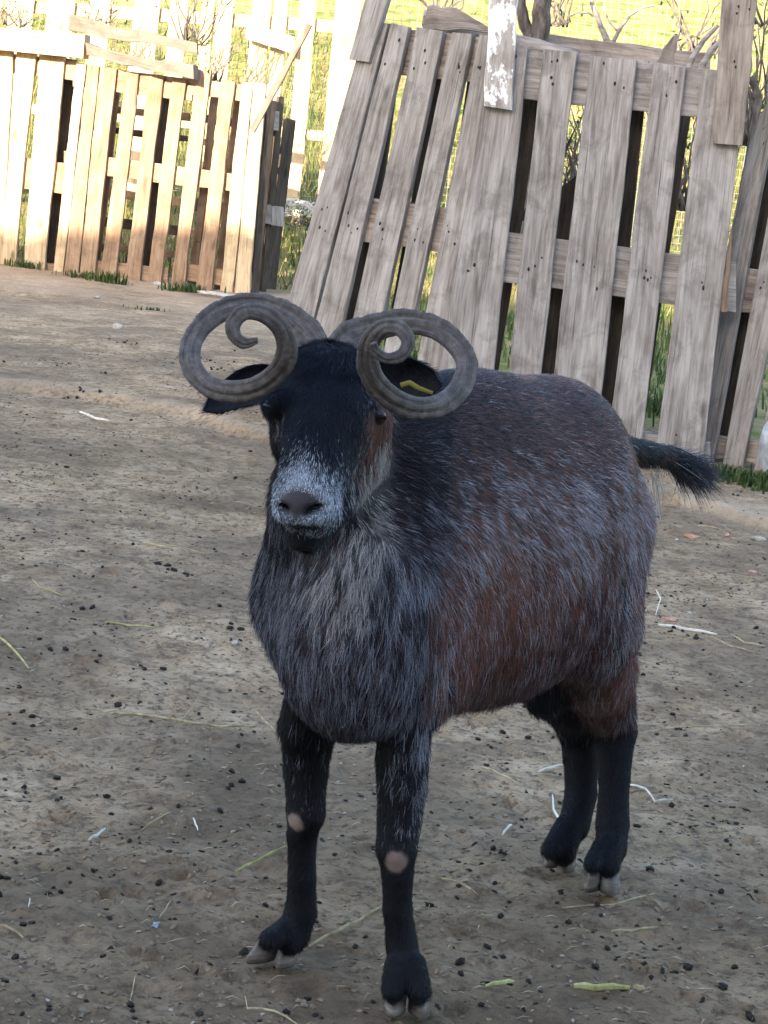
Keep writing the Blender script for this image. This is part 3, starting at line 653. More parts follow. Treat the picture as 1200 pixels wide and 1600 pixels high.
for i, (x, y, n, sp, h, lb) in enumerate(((1140, 752, 260, .05, .045, 'green grass tuft behind the tail tip'), (1185, 762, 260, .04, .045, 'green grass tuft at the right edge by the boulder'), (1040, 650, 200, .05, .07, 'grass clump seen through the gap of the wide pallet'))):
    g = onground(x, y); m = MB(); blades(m, g, n, sp, h, random.Random(20 + i), .04); tag(m.build('weed_tuft', GRASS), lb, 'weeds', 'weeds along the near pallets')
def meadow():
    rs = np.random.RandomState(3); N = 36000; mb_v = []; mb_f = []
    u = rs.rand(N); y = 13.0 * (34 / 13.0) ** u; x = rs.uniform(-.24, .28, N) * y; z = terrain(x, y, False)
    h = rs.uniform(.06, .20, N) * (1 + (y - 13) * .04); a = rs.uniform(0, 6.3, N); ln = h * rs.uniform(.1, .8, N); wd = .006 * (y / 13)
    b = np.stack([x, y, z - .02], 1); p = np.stack([-np.sin(a) * wd, np.cos(a) * wd, 0 * a], 1); tip = b + np.stack([np.cos(a) * ln, np.sin(a) * ln, h], 1)
    V = np.stack([b - p, b + p, tip], 1).reshape(-1, 3); F = np.arange(3 * N).reshape(-1, 3)
    for nm, sel, mt, lb in (('meadow_grass', slice(0, 22000), DRYGRASS, 'yellowed sunlit grass behind the fences'), ('green_grass', slice(22000, N), GRASS, 'green grass behind the fences')):
        f = F[sel]; o = mesh_obj(nm, V[f.ravel()], np.arange(f.size).reshape(-1, 3), mt); tag(o, lb, kind='stuff')
meadow()
m = MB(); rr_ = random.Random(5)
for _ in range(260):
    x = rr_.uniform(-.35, 2.6); y = rr_.uniform(8.3, 12.8); blades(m, (x, y, tz(x, y)), 14, .07, .10, rr_, .07)
m_ = m.build('undergrowth', GRASS); tag(m_, 'green undergrowth behind the near pallets', kind='stuff')
# ================================================================== GOAT
F0 = np.array([0.015, 2.47, 0.0]); GB = np.array([0.49, 0.872, 0.0]); GB /= np.linalg.norm(GB)
GL = np.array([GB[1], -GB[0], 0.0]); GZ = np.array([0, 0, 1.0])
def G(s, l, z): return F0 + GB * s + GL * l + GZ * z

HV = 0.0037
GMIN = np.array([-0.26, 2.10, -0.02]); GMAX = np.array([0.56, 3.22, 0.84])
GN = np.ceil((GMAX - GMIN) / HV).astype(int)
FLD = np.full(GN, 0.2, dtype=np.float32); REG = np.zeros(GN, dtype=np.int8)
AX = [GMIN[i] + HV * np.arange(GN[i]) for i in range(3)]
REGN = {'body': 0, 'neck': 1, 'face': 2, 'muzzle': 3, 'leg': 4, 'thigh': 5, 'chest': 6, 'black': 7, 'chin': 8, 'cheek': 9}
def _local(lo, hi):
    a = np.clip(((lo - GMIN) / HV).astype(int), 0, GN); b = np.clip(((hi - GMIN) / HV).astype(int) + 2, 0, GN)
    sl_ = tuple(slice(a[i], b[i]) for i in range(3))
    return sl_, np.stack(np.meshgrid(AX[0][sl_[0]], AX[1][sl_[1]], AX[2][sl_[2]], indexing='ij'), -1)
def _smin(sl_, d, k, reg):
    f = FLD[sl_]; h = np.clip(0.5 + 0.5 * (f - d) / k, 0, 1)
    r = f * (1 - h) + d * h - k * h * (1 - h)
    REG[sl_] = np.where(d < f, REGN[reg], REG[sl_]); FLD[sl_] = r
def cone(a, ra, b, rb, reg, k=.02):
    a = np.asarray(a, float); b = np.asarray(b, float); m = max(ra, rb) + .07
    sl_, P = _local(np.minimum(a, b) - m, np.maximum(a, b) + m)
    ab = b - a; t = np.clip(((P - a) @ ab) / (ab @ ab), 0, 1)
    d = np.linalg.norm(P - a - t[..., None] * ab, axis=-1) - (ra + (rb - ra) * t)
    _smin(sl_, d, k, reg)
def chain(pts, rads, reg, k=.015):
    for i in range(len(pts) - 1): cone(pts[i], rads[i], pts[i + 1], rads[i + 1], reg, k)
def ell(c, r, reg, axes=None, k=.03, sub=False):
    c = np.asarray(c, float); r = np.asarray(r, float); m = max(r) + .07
    sl_, P = _local(c - m, c + m)
    A = np.eye(3) if axes is None else np.asarray(axes)
    q = (P - c) @ A.T / r; n = np.linalg.norm(q, axis=-1) + 1e-9
    d = (n - 1) * n / (np.linalg.norm(q / r, axis=-1) + 1e-9)
    if sub:
        f = FLD[sl_]; h = np.clip(0.5 - 0.5 * (f + d) / k, 0, 1)
        FLD[sl_] = f * (1 - h) - d * h + k * h * (1 - h)
    else: _smin(sl_, d, k, reg)
GA = np.stack([GB, GL, GZ])      # ellipsoid axes along the goat: length, side, up

# torso
ell(G(.02, 0, .495), (.13, .092, .155), 'body', GA)
ell(G(.15, 0, .495), (.17, .120, .178), 'body', GA, k=.05)
ell(G(.28, 0, .500), (.19, .140, .195), 'body', GA, k=.05)
ell(G(.38, 0, .535), (.145, .122, .180), 'body', GA, k=.05)
ell(G(.445, -.012, .555), (.095, .090, .138), 'body', GA, k=.04)
ell(G(.12, 0, .63), (.17, .075, .105), 'body', GA, k=.05)            # withers
ell(G(.24, 0, .615), (.17, .070, .098), 'body', GA, k=.05)
# brisket / chest
ell(G(-.065, 0.0, .445), (.082, .085, .125), 'chest', GA, k=.04)
ell(G(-.03, 0.0, .372), (.065, .074, .045), 'chest', GA, k=.04)
# shoulders
ell(G(.0, .058, .45), (.07, .036, .11), 'body', GA, k=.04)
ell(G(.0, -.078, .445), (.07, .043, .125), 'chest', GA, k=.04)
# neck
NK0 = atY(532, 650, 2.44); NK1 = atY(520, 780, 2.44); NK2 = atY(520, 920, 2.50)
cone(NK0, .050, NK1, .060, 'neck', .03); cone(NK1, .060, NK2, .092, 'neck', .04)
cone(atY(560, 650, 2.46), .05, G(.06, 0, .56), .09, 'body', .04)
# head
ell(atY(513, 600, 2.37), (.049, .055, .045), 'face', k=.02)
cone(atY(515, 612, 2.345), .041, atY(513, 655, 2.325), .0455, 'face', .02)
cone(atY(513, 660, 2.33), .0455, atY(482, 765, 2.255), .0325, 'face', .02)
cone(atY(505, 640, 2.300), .028, atY(478, 765, 2.225), .021, 'face', .02)       # nasal bridge
ell(atY(476, 785, 2.235), (.0325, .034, .030), 'muzzle', k=.015)
ell(atY(462, 800, 2.212), (.022, .016, .018), 'muzzle', k=.012)
ell(atY(500, 803, 2.235), (.021, .02, .020), 'muzzle', k=.012)
cone(atY(545, 712, 2.380), .041, atY(485, 830, 2.265), .0185, 'cheek', .015)       # lower jaw
ell(atY(475, 840, 2.245), (.0215, .019, .0140), 'chin', k=.010)
ell(atY(566, 665, 2.375), (.03, .04, .05), 'cheek', k=.02)
ell(atY(451, 662, 2.360), (.018, .035, .042), 'cheek', k=.02)
ell(atY(584, 650, 2.345), (.013, .02, .013), 'cheek', k=.012)                   # brow over eye
ell(atY(430, 634, 2.335), (.013, .02, .013), 'face', k=.012)
ell(atY(560, 632, 2.325), (.020, .018, .010), 'face', k=.010); ell(atY(450, 624, 2.315), (.018, .016, .009), 'face', k=.010)
_nx = np.array([.9, 0, .43])
ell(atY(488, 797, 2.198), (.0135, .034, .0038), 'muzzle', np.array([[.87, 0, .5], [0, 1, 0], [-.5, 0, .87]]), k=.004, sub=True)
ell(atY(444, 795, 2.198), (.0095, .034, .0036), 'muzzle', np.array([[.87, 0, -.5], [0, 1, 0], [.5, 0, .87]]), k=.004, sub=True)
ell(atY(470, 824, 2.205), (.034, .024, .0035), 'chin', k=.005, sub=True)          # mouth
# front legs (goat's right = image left)
RFk = atY(478, 1270, 2.50)
chain([G(-.01, -.065, .40), atY(482, 1130, 2.50), atY(478, 1205, 2.505), RFk, atY(472, 1305, 2.51), atY(472, 1370, 2.515), atY(470, 1425, 2.52), atY(458, 1462, 2.515)],
      [.042, .0315, .0245, .0220, .0172, .0158, .0182, .0185], 'leg', .005)
cone(atY(458, 1455, 2.515), .017, atY(453, 1473, 2.505), .0135, 'leg', .006); cone(atY(452, 1452, 2.515), .016, atY(420, 1468, 2.48), .0115, 'leg', .006)
LFk = atY(620, 1325, 2.405)
chain([G(-.01, .058, .40), atY(630, 1130, 2.42), atY(628, 1230, 2.41), LFk, atY(621, 1365, 2.41), atY(621, 1420, 2.415), atY(628, 1475, 2.42), atY(633, 1520, 2.41)],
      [.040, .0320, .0262, .0228, .0174, .0160, .0176, .0178], 'leg', .005)
cone(atY(622, 1508, 2.405), .0155, atY(615, 1546, 2.392), .0138, 'leg', .004); cone(atY(645, 1508, 2.405), .0155, atY(654, 1548, 2.392), .0138, 'leg', .005)
# hind legs: thigh, gaskin, hock, cannon, pastern
chain([G(.44, .038, .52), G(.415, .066, .40)], [.090, .070], 'thigh', .03)
chain([G(.415, .066, .40), atY(925, 1040, 2.88), atY(952, 1110, 2.96)], [.070, .052, .034], 'thigh', .02)
chain([atY(952, 1110, 2.96), atY(963, 1140, 2.97), atY(960, 1215, 2.955), atY(957, 1285, 2.94), atY(955, 1325, 2.925)], [.031, .0275, .0205, .0220, .0215], 'leg', .006)
cone(atY(955, 1322, 2.915), .018, atY(950, 1352, 2.885), .0150, 'leg', .006); cone(atY(942, 1325, 2.91), .0150, atY(926, 1350, 2.87), .0120, 'leg', .006)
chain([G(.46, -.05, .50), G(.42, -.055, .36)], [.10, .065], 'black', .03)
chain([G(.42, -.055, .36), atY(888, 1090, 2.97), atY(905, 1135, 3.03)], [.062, .036, .030], 'black', .02)
chain([atY(905, 1135, 3.03), atY(908, 1180, 3.03), atY(908, 1240, 3.02), atY(897, 1290, 3.0)], [.029, .025, .0215, .022], 'leg', .006)
cone(atY(892, 1290, 2.99), .0185, atY(880, 1333, 2.96), .0165, 'leg', .006); cone(atY(885, 1292, 2.985), .0165, atY(860, 1328, 2.94), .0125, 'leg', .006)
ell(atY(858, 1046, 2.86), (.040, .038, .064), 'black', k=.02)
# tail dock
cone(G(.55, 0, .61), .024, atY(1040, 712, 3.10), .014, 'black', .012)

def surface_nets(F, org, h):
    s = F < 0
    nx, ny, nz = F.shape
    c = np.zeros((nx - 1, ny - 1, nz - 1), np.int8)
    for a in (0, 1):
        for b in (0, 1):
            for d in (0, 1): c += s[a:nx - 1 + a, b:ny - 1 + b, d:nz - 1 + d]
    act = (c > 0) & (c < 8); idx = np.full(act.shape, -1, np.int64); ijk = np.argwhere(act); idx[act] = np.arange(len(ijk))
    acc = np.zeros((len(ijk), 3)); cnt = np.zeros(len(ijk))
    cor = [(a, b, d) for a in (0, 1) for b in (0, 1) for d in (0, 1)]
    for u in cor:
        for ax in range(3):
            if u[ax] == 1: continue
            v = list(u); v[ax] = 1
            f0 = F[ijk[:, 0] + u[0], ijk[:, 1] + u[1], ijk[:, 2] + u[2]]; f1 = F[ijk[:, 0] + v[0], ijk[:, 1] + v[1], ijk[:, 2] + v[2]]
            m = (f0 < 0) != (f1 < 0); t = np.where(m, f0 / np.where(f0 == f1, 1, f0 - f1), 0)
            p = np.array(u, float)[None] + np.zeros((len(ijk), 3)); p[:, ax] += t
            acc += p * m[:, None]; cnt += m
    V = org + h * (ijk + acc / cnt[:, None])
    faces = []
    for ax in range(3):
        o1, o2 = [(1, 2), (2, 0), (0, 1)][ax]
        sh = [slice(None)] * 3; sh2 = [slice(None)] * 3
        sh[ax] = slice(0, -1); sh2[ax] = slice(1, None)
        e = s[tuple(sh)] != s[tuple(sh2)]
        E = np.argwhere(e)
        E = E[(E[:, o1] > 0) & (E[:, o2] > 0) & (E[:, o1] < F.shape[o1] - 1) & (E[:, o2] < F.shape[o2] - 1)]
        q = []
        for (d1, d2) in ((-1, -1), (0, -1), (0, 0), (-1, 0)):
            X = E.copy(); X[:, o1] += d1; X[:, o2] += d2; q.append(idx[X[:, 0], X[:, 1], X[:, 2]])
        Q = np.stack(q, 1); ins = s[E[:, 0], E[:, 1], E[:, 2]]
        Q[~ins] = Q[~ins][:, ::-1]; faces.append(Q)
    return V, np.concatenate(faces), ijk
BV, BF, _ijk = surface_nets(FLD, GMIN, HV)
BR = REG[_ijk[:, 0], _ijk[:, 1], _ijk[:, 2]]
# keep the largest island only, then relax
_E = np.concatenate([BF[:, [0, 1]], BF[:, [1, 2]], BF[:, [2, 3]], BF[:, [3, 0]]])
def vavg(X, n=1, w=.5):
    for _ in range(n):
        A = np.zeros_like(X, dtype=float); C = np.zeros(len(X))
        for a, b in ((0, 1), (1, 0)):
            for j in range(X.shape[1]): A[:, j] += np.bincount(_E[:, a], X[_E[:, b], j], len(X))
            C += np.bincount(_E[:, a], minlength=len(X))
        X = X * (1 - w) + w * A / np.maximum(C, 1)[:, None]
    return X
BV = vavg(BV, 2, .5)
def vnormals(V, Fq):
    n = np.cross(V[Fq[:, 2]] - V[Fq[:, 0]], V[Fq[:, 3]] - V[Fq[:, 1]]); N = np.zeros_like(V)
    for k in range(4):
        for j in range(3): N[:, j] += np.bincount(Fq[:, k], n[:, j], len(V))
    return N / (np.linalg.norm(N, axis=1)[:, None] + 1e-12)
BN = vnormals(BV, BF)
# ------------------------------------------------------------------ goat: body mesh, coat, horns, ears, hooves
def goat_coords(P):
    D = P - F0; return D @ GB, D @ GL, P[:, 2]
HEADC = atY(500, 680, 2.33); MUZ = atY(474, 792, 2.225); CHEEKL = atY(586, 690, 2.37); EYEL = atY(575, 630, 2.33); EYER = atY(440, 655, 2.33)
NECKF = atY(566, 805, 2.41); POLL = atY(508, 560, 2.36)
ELBOW = atY(628, 1170, 2.42)
def g3(P, c, r): return np.exp(-np.sum(((P - c) / r) ** 2, axis=1))
BLACK = np.array([.0085, .0100, .0175]); RUST = np.array([.27, .125, .10]); SILV = np.array([.50, .48, .555]); TAN = np.array([.62, .57, .56]); WHT = np.array([.72, .77, .88]); BRN = np.array([.125, .078, .082])
def coat_fields(P, R):
    """probabilities of silver, rust, white hair and the tone, by place on the goat"""
    s, l, z = goat_coords(P)
    n1 = fbm(P, 14, 50, 3); n2 = fbm(P, 30, 55, 2); n0 = fbm(P, 6, 60, 2)
    sil = np.zeros(len(P)); rus = np.zeros(len(P)); wht = np.zeros(len(P)); tan = np.zeros(len(P))
    bod = (R == 0) | (R == 6) | (R == 5) | (R == 1)
    top = np.clip((z - .60) / .06, 0, 1)
    side = np.clip(l / .10, 0, 1)
    band = np.exp(-((z - .555) / .085) ** 2)
    sil += bod * (.26 + .58 * np.exp(-((z - (.60 - .10 * np.clip(s, 0, .5))) / .075) ** 2) * (s > .0) * side)
    sil += bod * .45 * np.exp(-((s - .40) / .07) ** 2) * side * np.exp(-((z - .52) / .12) ** 2)
    sil *= 1 - .90 * top
    rus += bod * side * (.85 * np.exp(-((s - .05) / .13) ** 2 - ((z - .46) / .15) ** 2) + .55 * np.exp(-((s - .27) / .17) ** 2 - ((z - .53) / .12) ** 2))
    rus += .95 * np.exp(-((s - .49) / .06) ** 2 - ((z - .37) / .11) ** 2) * (side > .2) * bod + .60 * bod * np.exp(-((s - .48) / .09) ** 2 - ((z - .58) / .08) ** 2)
    rus += bod * .30 * top * np.clip((s - .08) / .1, 0, 1) * (.3 + 1.2 * (n0 > .5))
    sh = bod * np.where(l > -.02, np.clip(1 - ((.49 * s + .872 * l) - .040 - .05 * (n1 - .5)) / .022, 0, 1), np.clip(1 - (s - .02) / .1, 0, 1))                      # front of the goat: dark with grey streaks
    sil = sil * (1 - sh) + sh * (.74 * np.clip((.62 - z) / .1, 0, 1) * np.clip((z - .28) / .06, .3, 1)); rus *= 1 - .92 * sh
    gl = np.clip(1 - np.abs(s + .02) / .05, 0, 1) * np.clip(l / .07, 0, 1); sil += .25 * gl * (R != 4)
    nf = g3(P, NECKF, np.array([.032, .075, .110])); nk = (R != 4) & (R != 8)
    nf2 = g3(P, atY(535, 905, 2.42), np.array([.045, .12, .055]))
    tan += nk * np.clip(1.15 * nf + .80 * nf2, 0, .95); sil += nk * .35 * nf2; 
    gap = g3(P, atY(634, 775, 2.50), np.array([.020, .09, .12])); tan *= 1 - gap; sil *= 1 - .9 * gap; rus *= 1 - .9 * gap
    bell = bod * np.clip((.36 - z) / .05, 0, 1) * (s > .05) * (s < .42); sil *= 1 - .85 * bell; rus *= 1 - .75 * bell
    blk = (R == 7); sil[blk] = .02; rus[blk] = .04
    # legs
    lg = (R == 4); sil[lg] = .0; rus[lg] = .0; tan[lg] = 0; up = lg & (z > .20) & (s < .2); sil[up] = .05 + .5 * np.exp(-((l[up] - .09) / .022) ** 2) * np.clip((z[up] - .19) / .08, 0, 1)
    up2 = lg & (z > .17) & (s > .3); rus[up2] = .5 * np.clip((z[up2] - .20) / .06, 0, 1)
    # head
    hd = (R == 2) | (R == 3) | (R == 8) | (R == 9)
    mz = g3(P, MUZ + np.array([.004, 0, .008]), np.array([.036, .06, .026])); blaze = g3(P, atY(470, 752, 2.22), np.array([.013, .05, .026]))
    fr = hd & (R != 8)
    wht += fr * np.clip(1.3 * mz + .8 * blaze, 0, .95); wht[R == 8] *= .1
    ck = g3(P, CHEEKL, np.array([.022, .05, .045])); ck2 = g3(P, atY(572, 745, 2.36), np.array([.03, .05, .04]))
    ck = ck + g3(P, atY(588, 656, 2.34), np.array([.012, .03, .014])); rus += hd * 1.1 * ck; tan += hd * np.clip(.9 * ck2, 0, .7)
    ey = g3(P, EYEL, np.array([.015, .03, .018])) + .6 * g3(P, EYER, np.array([.012, .03, .014])); sil += hd * .75 * ey
    sil[hd & (ey < .1) & (ck2 < .1)] *= .15
    f = np.clip(.35 + 1.3 * (n1 - .2), .2, 1.6)
    return np.clip(sil * f, 0, .9), np.clip(rus * np.clip(.4 + 1.2 * n0, .3, 1.4), 0, .95), np.clip(wht, 0, .96), np.clip(tan * f, 0, .9)
rs_ = np.random.RandomState(12)
sB, rB_, wB, tB = coat_fields(BV, BR)
colV = BLACK[None] + (SILV * .20 - BLACK) * (sB * .8)[:, None]; colV = colV + (RUST * .5 - colV) * (rB_ * .8)[:, None]; colV = colV + (WHT * .30 - colV) * wB[:, None]; colV = colV + (TAN * .30 - colV) * (tB * .9)[:, None]
colV[BR == 4] *= .6; NOSE = atY(468, 787, 2.195); CHIN = atY(476, 836, 2.23)
NOS = g3(BV, atY(488, 797, 2.195), np.array([.0085, .04, .0048])) + g3(BV, atY(444, 795, 2.195), np.array([.006, .04, .0048]))
ns = g3(BV, NOSE, np.array([.021, .03, .0145])) * (BR != 9); colV = colV + (np.array([.050, .045, .050]) - colV) * np.clip(ns * 2.0, 0, 1)[:, None]
colV = colV * (1 - .85 * np.clip(NOS * 1.5, 0, 1))[:, None]
KN = [(atY(621, 1347, 2.385), .0125), (atY(459, 1288, 2.48), .010)]
for c, r in KN:
    k_ = np.clip((r * (.8 + .5 * vnoise(BV, 120, 3)) - np.linalg.norm((BV - c) * [1, .5, .85], axis=1)) / .002, 0, 1) * (BR == 4); colV = colV + (np.array([.27, .20, .18]) - colV) * k_[:, None]
colV = vavg(colV, 1, .5)
q = NB('goat_skin'); f = q.noise(q.n('ShaderNodeTexCoord').outputs['Object'], 260, 3, .6); q.bump(f, .4, .002); SKIN = q.fin(q.attr('col').outputs['Color'], .75, .25)
goat = mesh_obj('goat', BV, BF, SKIN, smooth=True)
tag(goat, 'dark long-haired goat with curled horns standing in the dirt yard, facing the viewer', 'goat')
at = goat.data.attributes.new('col', 'FLOAT_COLOR', 'POINT'); at.data.foreach_set('color', np.concatenate([np.clip(colV, 0, 1), np.ones((len(BV), 1))], 1).astype(np.float32).ravel())

# length and comb direction
LEN = np.zeros(len(BV)); DEN = np.ones(len(BV))
for k_, v_ in {0: .0135, 1: .019, 2: .0060, 3: .0045, 4: .0042, 5: .018, 6: .017, 7: .014, 8: .0035, 9: .011}.items(): LEN[BR == k_] = v_
s_, l_, z_ = goat_coords(BV)
LEN = np.where((BR == 0) & (z_ < .40), .021, LEN); LEN = np.where((BR == 4), .0042 + .012 * np.clip((z_ - .19) / .12, 0, 1) ** 2, LEN); LEN = np.where((BR == 0) & (z_ > .66), .011, LEN)
LEN = np.where(((BR == 6) | (BR == 1)) & (z_ < .36), .012, LEN); LEN = np.where(np.isin(BR, [2, 9]) & (g3(BV, atY(514, 548, 2.35), np.array([.045, .05, .022])) > .4), .016, LEN); LEN[(BR == 4) & (z_ < .05)] = .006
LEN = LEN * (1 - .93 * np.clip(ns * 2.2, 0, 1)); LEN = vavg(LEN[:, None], 10, .5)[:, 0]
for c, r in KN: LEN[np.linalg.norm((BV - c) * [1, .5, .85], axis=1) < r * 1.35] = .0001
LEN *= (.75 + .6 * fbm(BV, 25, 70, 2))
HEADAX = MUZ - POLL; HEADAX /= np.linalg.norm(HEADAX)
DIR = np.tile(np.array([0, 0, -1.0]), (len(BV), 1))
bod = (BR == 0) | (BR == 5) | (BR == 7); back = np.clip((z_ - .45) / .22, 0, 1)[:, None]
DIR = np.where(bod[:, None], DIR * (1 - .6 * back) + GB * (.35 + .9 * back), DIR)
hd = np.isin(BR, [2, 3, 8]); DIR = np.where(hd[:, None], HEADAX[None] , DIR)
ck = (BR == 9); DIR = np.where(ck[:, None], np.array([0.1, 0, -1.0])[None], DIR)
nb = (BR == 1); DIR = np.where(nb[:, None], np.array([.12, .15, -1.0])[None], DIR)
DIR = vavg(DIR, 12, .5)
CUTLEN = .0012

def hairs(name, roots, nrm, dr, ln, cols, rad, parent, K=6, lift=.20, seed=0, droop=.25, label=None, clump=.17):
    n = len(roots); r = np.random.RandomState(seed)
    d = dr - nrm * np.sum(dr * nrm, 1)[:, None]; d /= np.linalg.norm(d, axis=1)[:, None] + 1e-9
    fl = np.stack([fbm(roots, 40, 80 + i, 2) - .5 for i in range(3)], 1) * 2 + .6 * (np.stack([fbm(roots, 110, 90 + i, 1) - .5 for i in range(3)], 1) * 2)
    fl -= nrm * np.sum(fl * nrm, 1)[:, None]
    dv = d + fl * clump * 1.6 + nrm * (np.where(ln < .009, .50, lift) * r.uniform(.5, 1.3, n))[:, None] + r.normal(size=(n, 3)) * .09
    dv /= np.linalg.norm(dv, axis=1)[:, None]
    side = np.cross(dv, nrm); cur = r.normal(size=n) * .22
    t = np.linspace(0, 1, K)
    P = roots[:, None] - nrm[:, None] * .0004 + dv[:, None] * (ln[:, None] * t[None])[..., None]
    P = P + d[:, None] * (ln[:, None] * droop * t[None] ** 2)[..., None] + side[:, None] * ((ln * cur)[:, None] * t[None] ** 2)[..., None] + np.array([0, 0, -1])[None, None] * (ln[:, None] * .12 * t[None] ** 2)[..., None]
    hc = bpy.data.hair_curves.new(name); hc.add_curves([K] * n)
    hc.points.foreach_set('position', P.astype(np.float32).ravel())
    ra = (rad * r.uniform(.7, 1.3, n))[:, None] * (1 - .82 * t[None] ** 1.5)
    at_ = hc.attributes.get('radius') or hc.attributes.new('radius', 'FLOAT', 'POINT'); at_.data.foreach_set('value', ra.astype(np.float32).ravel())
    at_ = hc.attributes.new('col', 'FLOAT_COLOR', 'CURVE'); at_.data.foreach_set('color', np.concatenate([np.clip(cols, 0, 1), np.ones((n, 1))], 1).astype(np.float32).ravel())
    hc.materials.append(HAIR); o = bpy.data.objects.new(name, hc); link(o, parent)
    if label: o['label'] = label
    return o
q = NB('goat_hair'); hi_ = q.n('ShaderNodeHairInfo'); c = q.attr('col').outputs['Color']
HAIR = q.fin(c, .42, .28)
def sample(Vx, Fx, n, wt, rs):
    a = Vx[Fx]; ar = .5 * np.linalg.norm(np.cross(a[:, 2] - a[:, 0], a[:, 3] - a[:, 1]), axis=1) * wt[Fx].mean(1)
    fi = rs.choice(len(Fx), n, p=ar / ar.sum()); u = rs.rand(n, 1); v = rs.rand(n, 1)
    W = np.concatenate([(1 - u) * (1 - v), u * (1 - v), u * v, (1 - u) * v], 1); return Fx[fi], W
def interp(A, idx, W): return np.einsum('nk,nk...->n...', W, A[idx]) if A.ndim == 1 else np.einsum('nk,nkj->nj', W, A[idx])
wt = np.where(LEN < CUTLEN, 0, 1.0) * np.where(np.isin(BR, [2, 3, 8]), 3.2, 1) * np.where(BR == 4, 1.5, 1) * np.where(BR == 9, 1.6, 1) * np.where((l_ < -.04) & (s_ > .05) & (BR != 4), .25, 1)
NH = 330000
idx, W = sample(BV, BF, NH, wt, rs_)
hp = interp(BV, idx, W); hn = interp(BN, idx, W); hn /= np.linalg.norm(hn, axis=1)[:, None]; hd_ = interp(DIR, idx, W); hl = interp(LEN, idx, W) * rs_.uniform(.6, 1.25, NH)
hr = BR[idx[:, 0]]
S1, S2, S3, S4 = [interp(a, idx, W) for a in (sB, rB_, wB, tB)]
st = .7 * fbm(hp * np.array([1, 1, .22]), 300, 33, 1) + .3 * fbm(hp * np.array([1, 1, .3]), 90, 35, 1)          # neighbouring hairs share a colour
st = np.argsort(np.argsort(st)) / NH
u = .48 * st + .52 * rs_.rand(NH); u = np.argsort(np.argsort(u)) / NH
st2 = fbm(hp * np.array([1, 1, .3]), 150, 37, 1); st2 = np.argsort(np.argsort(st2)) / NH; u2 = .4 * st2 + .6 * rs_.rand(NH); u2 = np.argsort(np.argsort(u2)) / NH
cols = BLACK[None] * rs_.uniform(.6, 1.8, (NH, 1)) + np.zeros((NH, 3))
cols[hr == 4] *= .55
isB = (rs_.rand(NH) < np.where(.49 * interp(s_, idx, W) + .872 * interp(l_, idx, W) > .05, .62, .2)) & np.isin(hr, [0, 5, 6]); cols[isB] = BRN * rs_.uniform(.6, 1.3, (isB.sum(), 1))
m_ = u2 < S2; cols[m_] = RUST * rs_.uniform(.4, 1.3, (m_.sum(), 1))
m_ = u < S1 * .72; fr_ = np.clip(1 - ((.49 * interp(s_, idx, W) + .872 * interp(l_, idx, W)) - .05) / .03, 0, 1)[m_][:, None]; cols[m_] = (SILV * (1 - fr_) + np.array([.27, .29, .36]) * fr_) * rs_.uniform(.35, 1.25, (m_.sum(), 1))
m_ = (.6 * st + .4 * rs_.rand(NH)) < S4; cols[m_] = TAN * rs_.uniform(.35, 1.2, (m_.sum(), 1))
m_ = rs_.rand(NH) < S3; cols[m_] = WHT * rs_.uniform(.25, 1.25, (m_.sum(), 1))
rad = np.where(hl > .012, .00026, .00021)
hairs('coat', hp, hn, hd_, hl, cols, rad, goat, seed=4)

# tail brush
TR0 = atY(1030, 706, 3.09); TR1 = atY(1062, 722, 3.14); TR2 = atY(1132, 742, 3.2)
nt_ = 3800; tt = rs_.rand(nt_) ** .8; ax_ = (TR1 - TR0); base = TR0[None] + ax_[None] * (tt * 1.0)[:, None] + rs_.normal(size=(nt_, 3)) * np.array([.004, .004, .005])
tdir = (TR2 - TR0); tdir /= np.linalg.norm(tdir); sp_ = rs_.normal(size=(nt_, 3)) * .07; nn_ = rs_.normal(size=(nt_, 3)); nn_ /= np.linalg.norm(nn_, axis=1)[:, None]
dd = tdir[None] + sp_ + np.array([0, 0, -.12])[None] * rs_.rand(nt_, 1)
dd2 = dd / np.linalg.norm(dd, axis=1)[:, None]; pn = np.cross(dd2, nn_); pn /= np.linalg.norm(pn, axis=1)[:, None]
tc = BLACK[None] * rs_.uniform(.6, 2.0, (nt_, 1)); wl = rs_.rand(nt_) < .06; tc[wl] = SILV * .8
hairs('tail', base, pn, dd2, rs_.uniform(.032, .092, nt_), tc, np.full(nt_, .00042), goat, K=7, lift=.02, seed=9, droop=.1, clump=.10)
nr_ = 30; b2 = atY(1022, 742, 3.05)[None] + rs_.normal(size=(nr_, 3)) * np.array([.004, .01, .018]); dr2 = np.tile(np.array([.35, 0, -1.0]), (nr_, 1)) + rs_.normal(size=(nr_, 3)) * .15
hairs('rump_fringe', b2, np.tile(np.array([.9, -.3, .1]), (nr_, 1)), dr2, rs_.uniform(.03, .06, nr_), TAN[None] * rs_.uniform(.3, .9, (nr_, 1)), np.full(nr_, .00045), goat, lift=.15, seed=10, label='pale grey hair fringe under the tail')

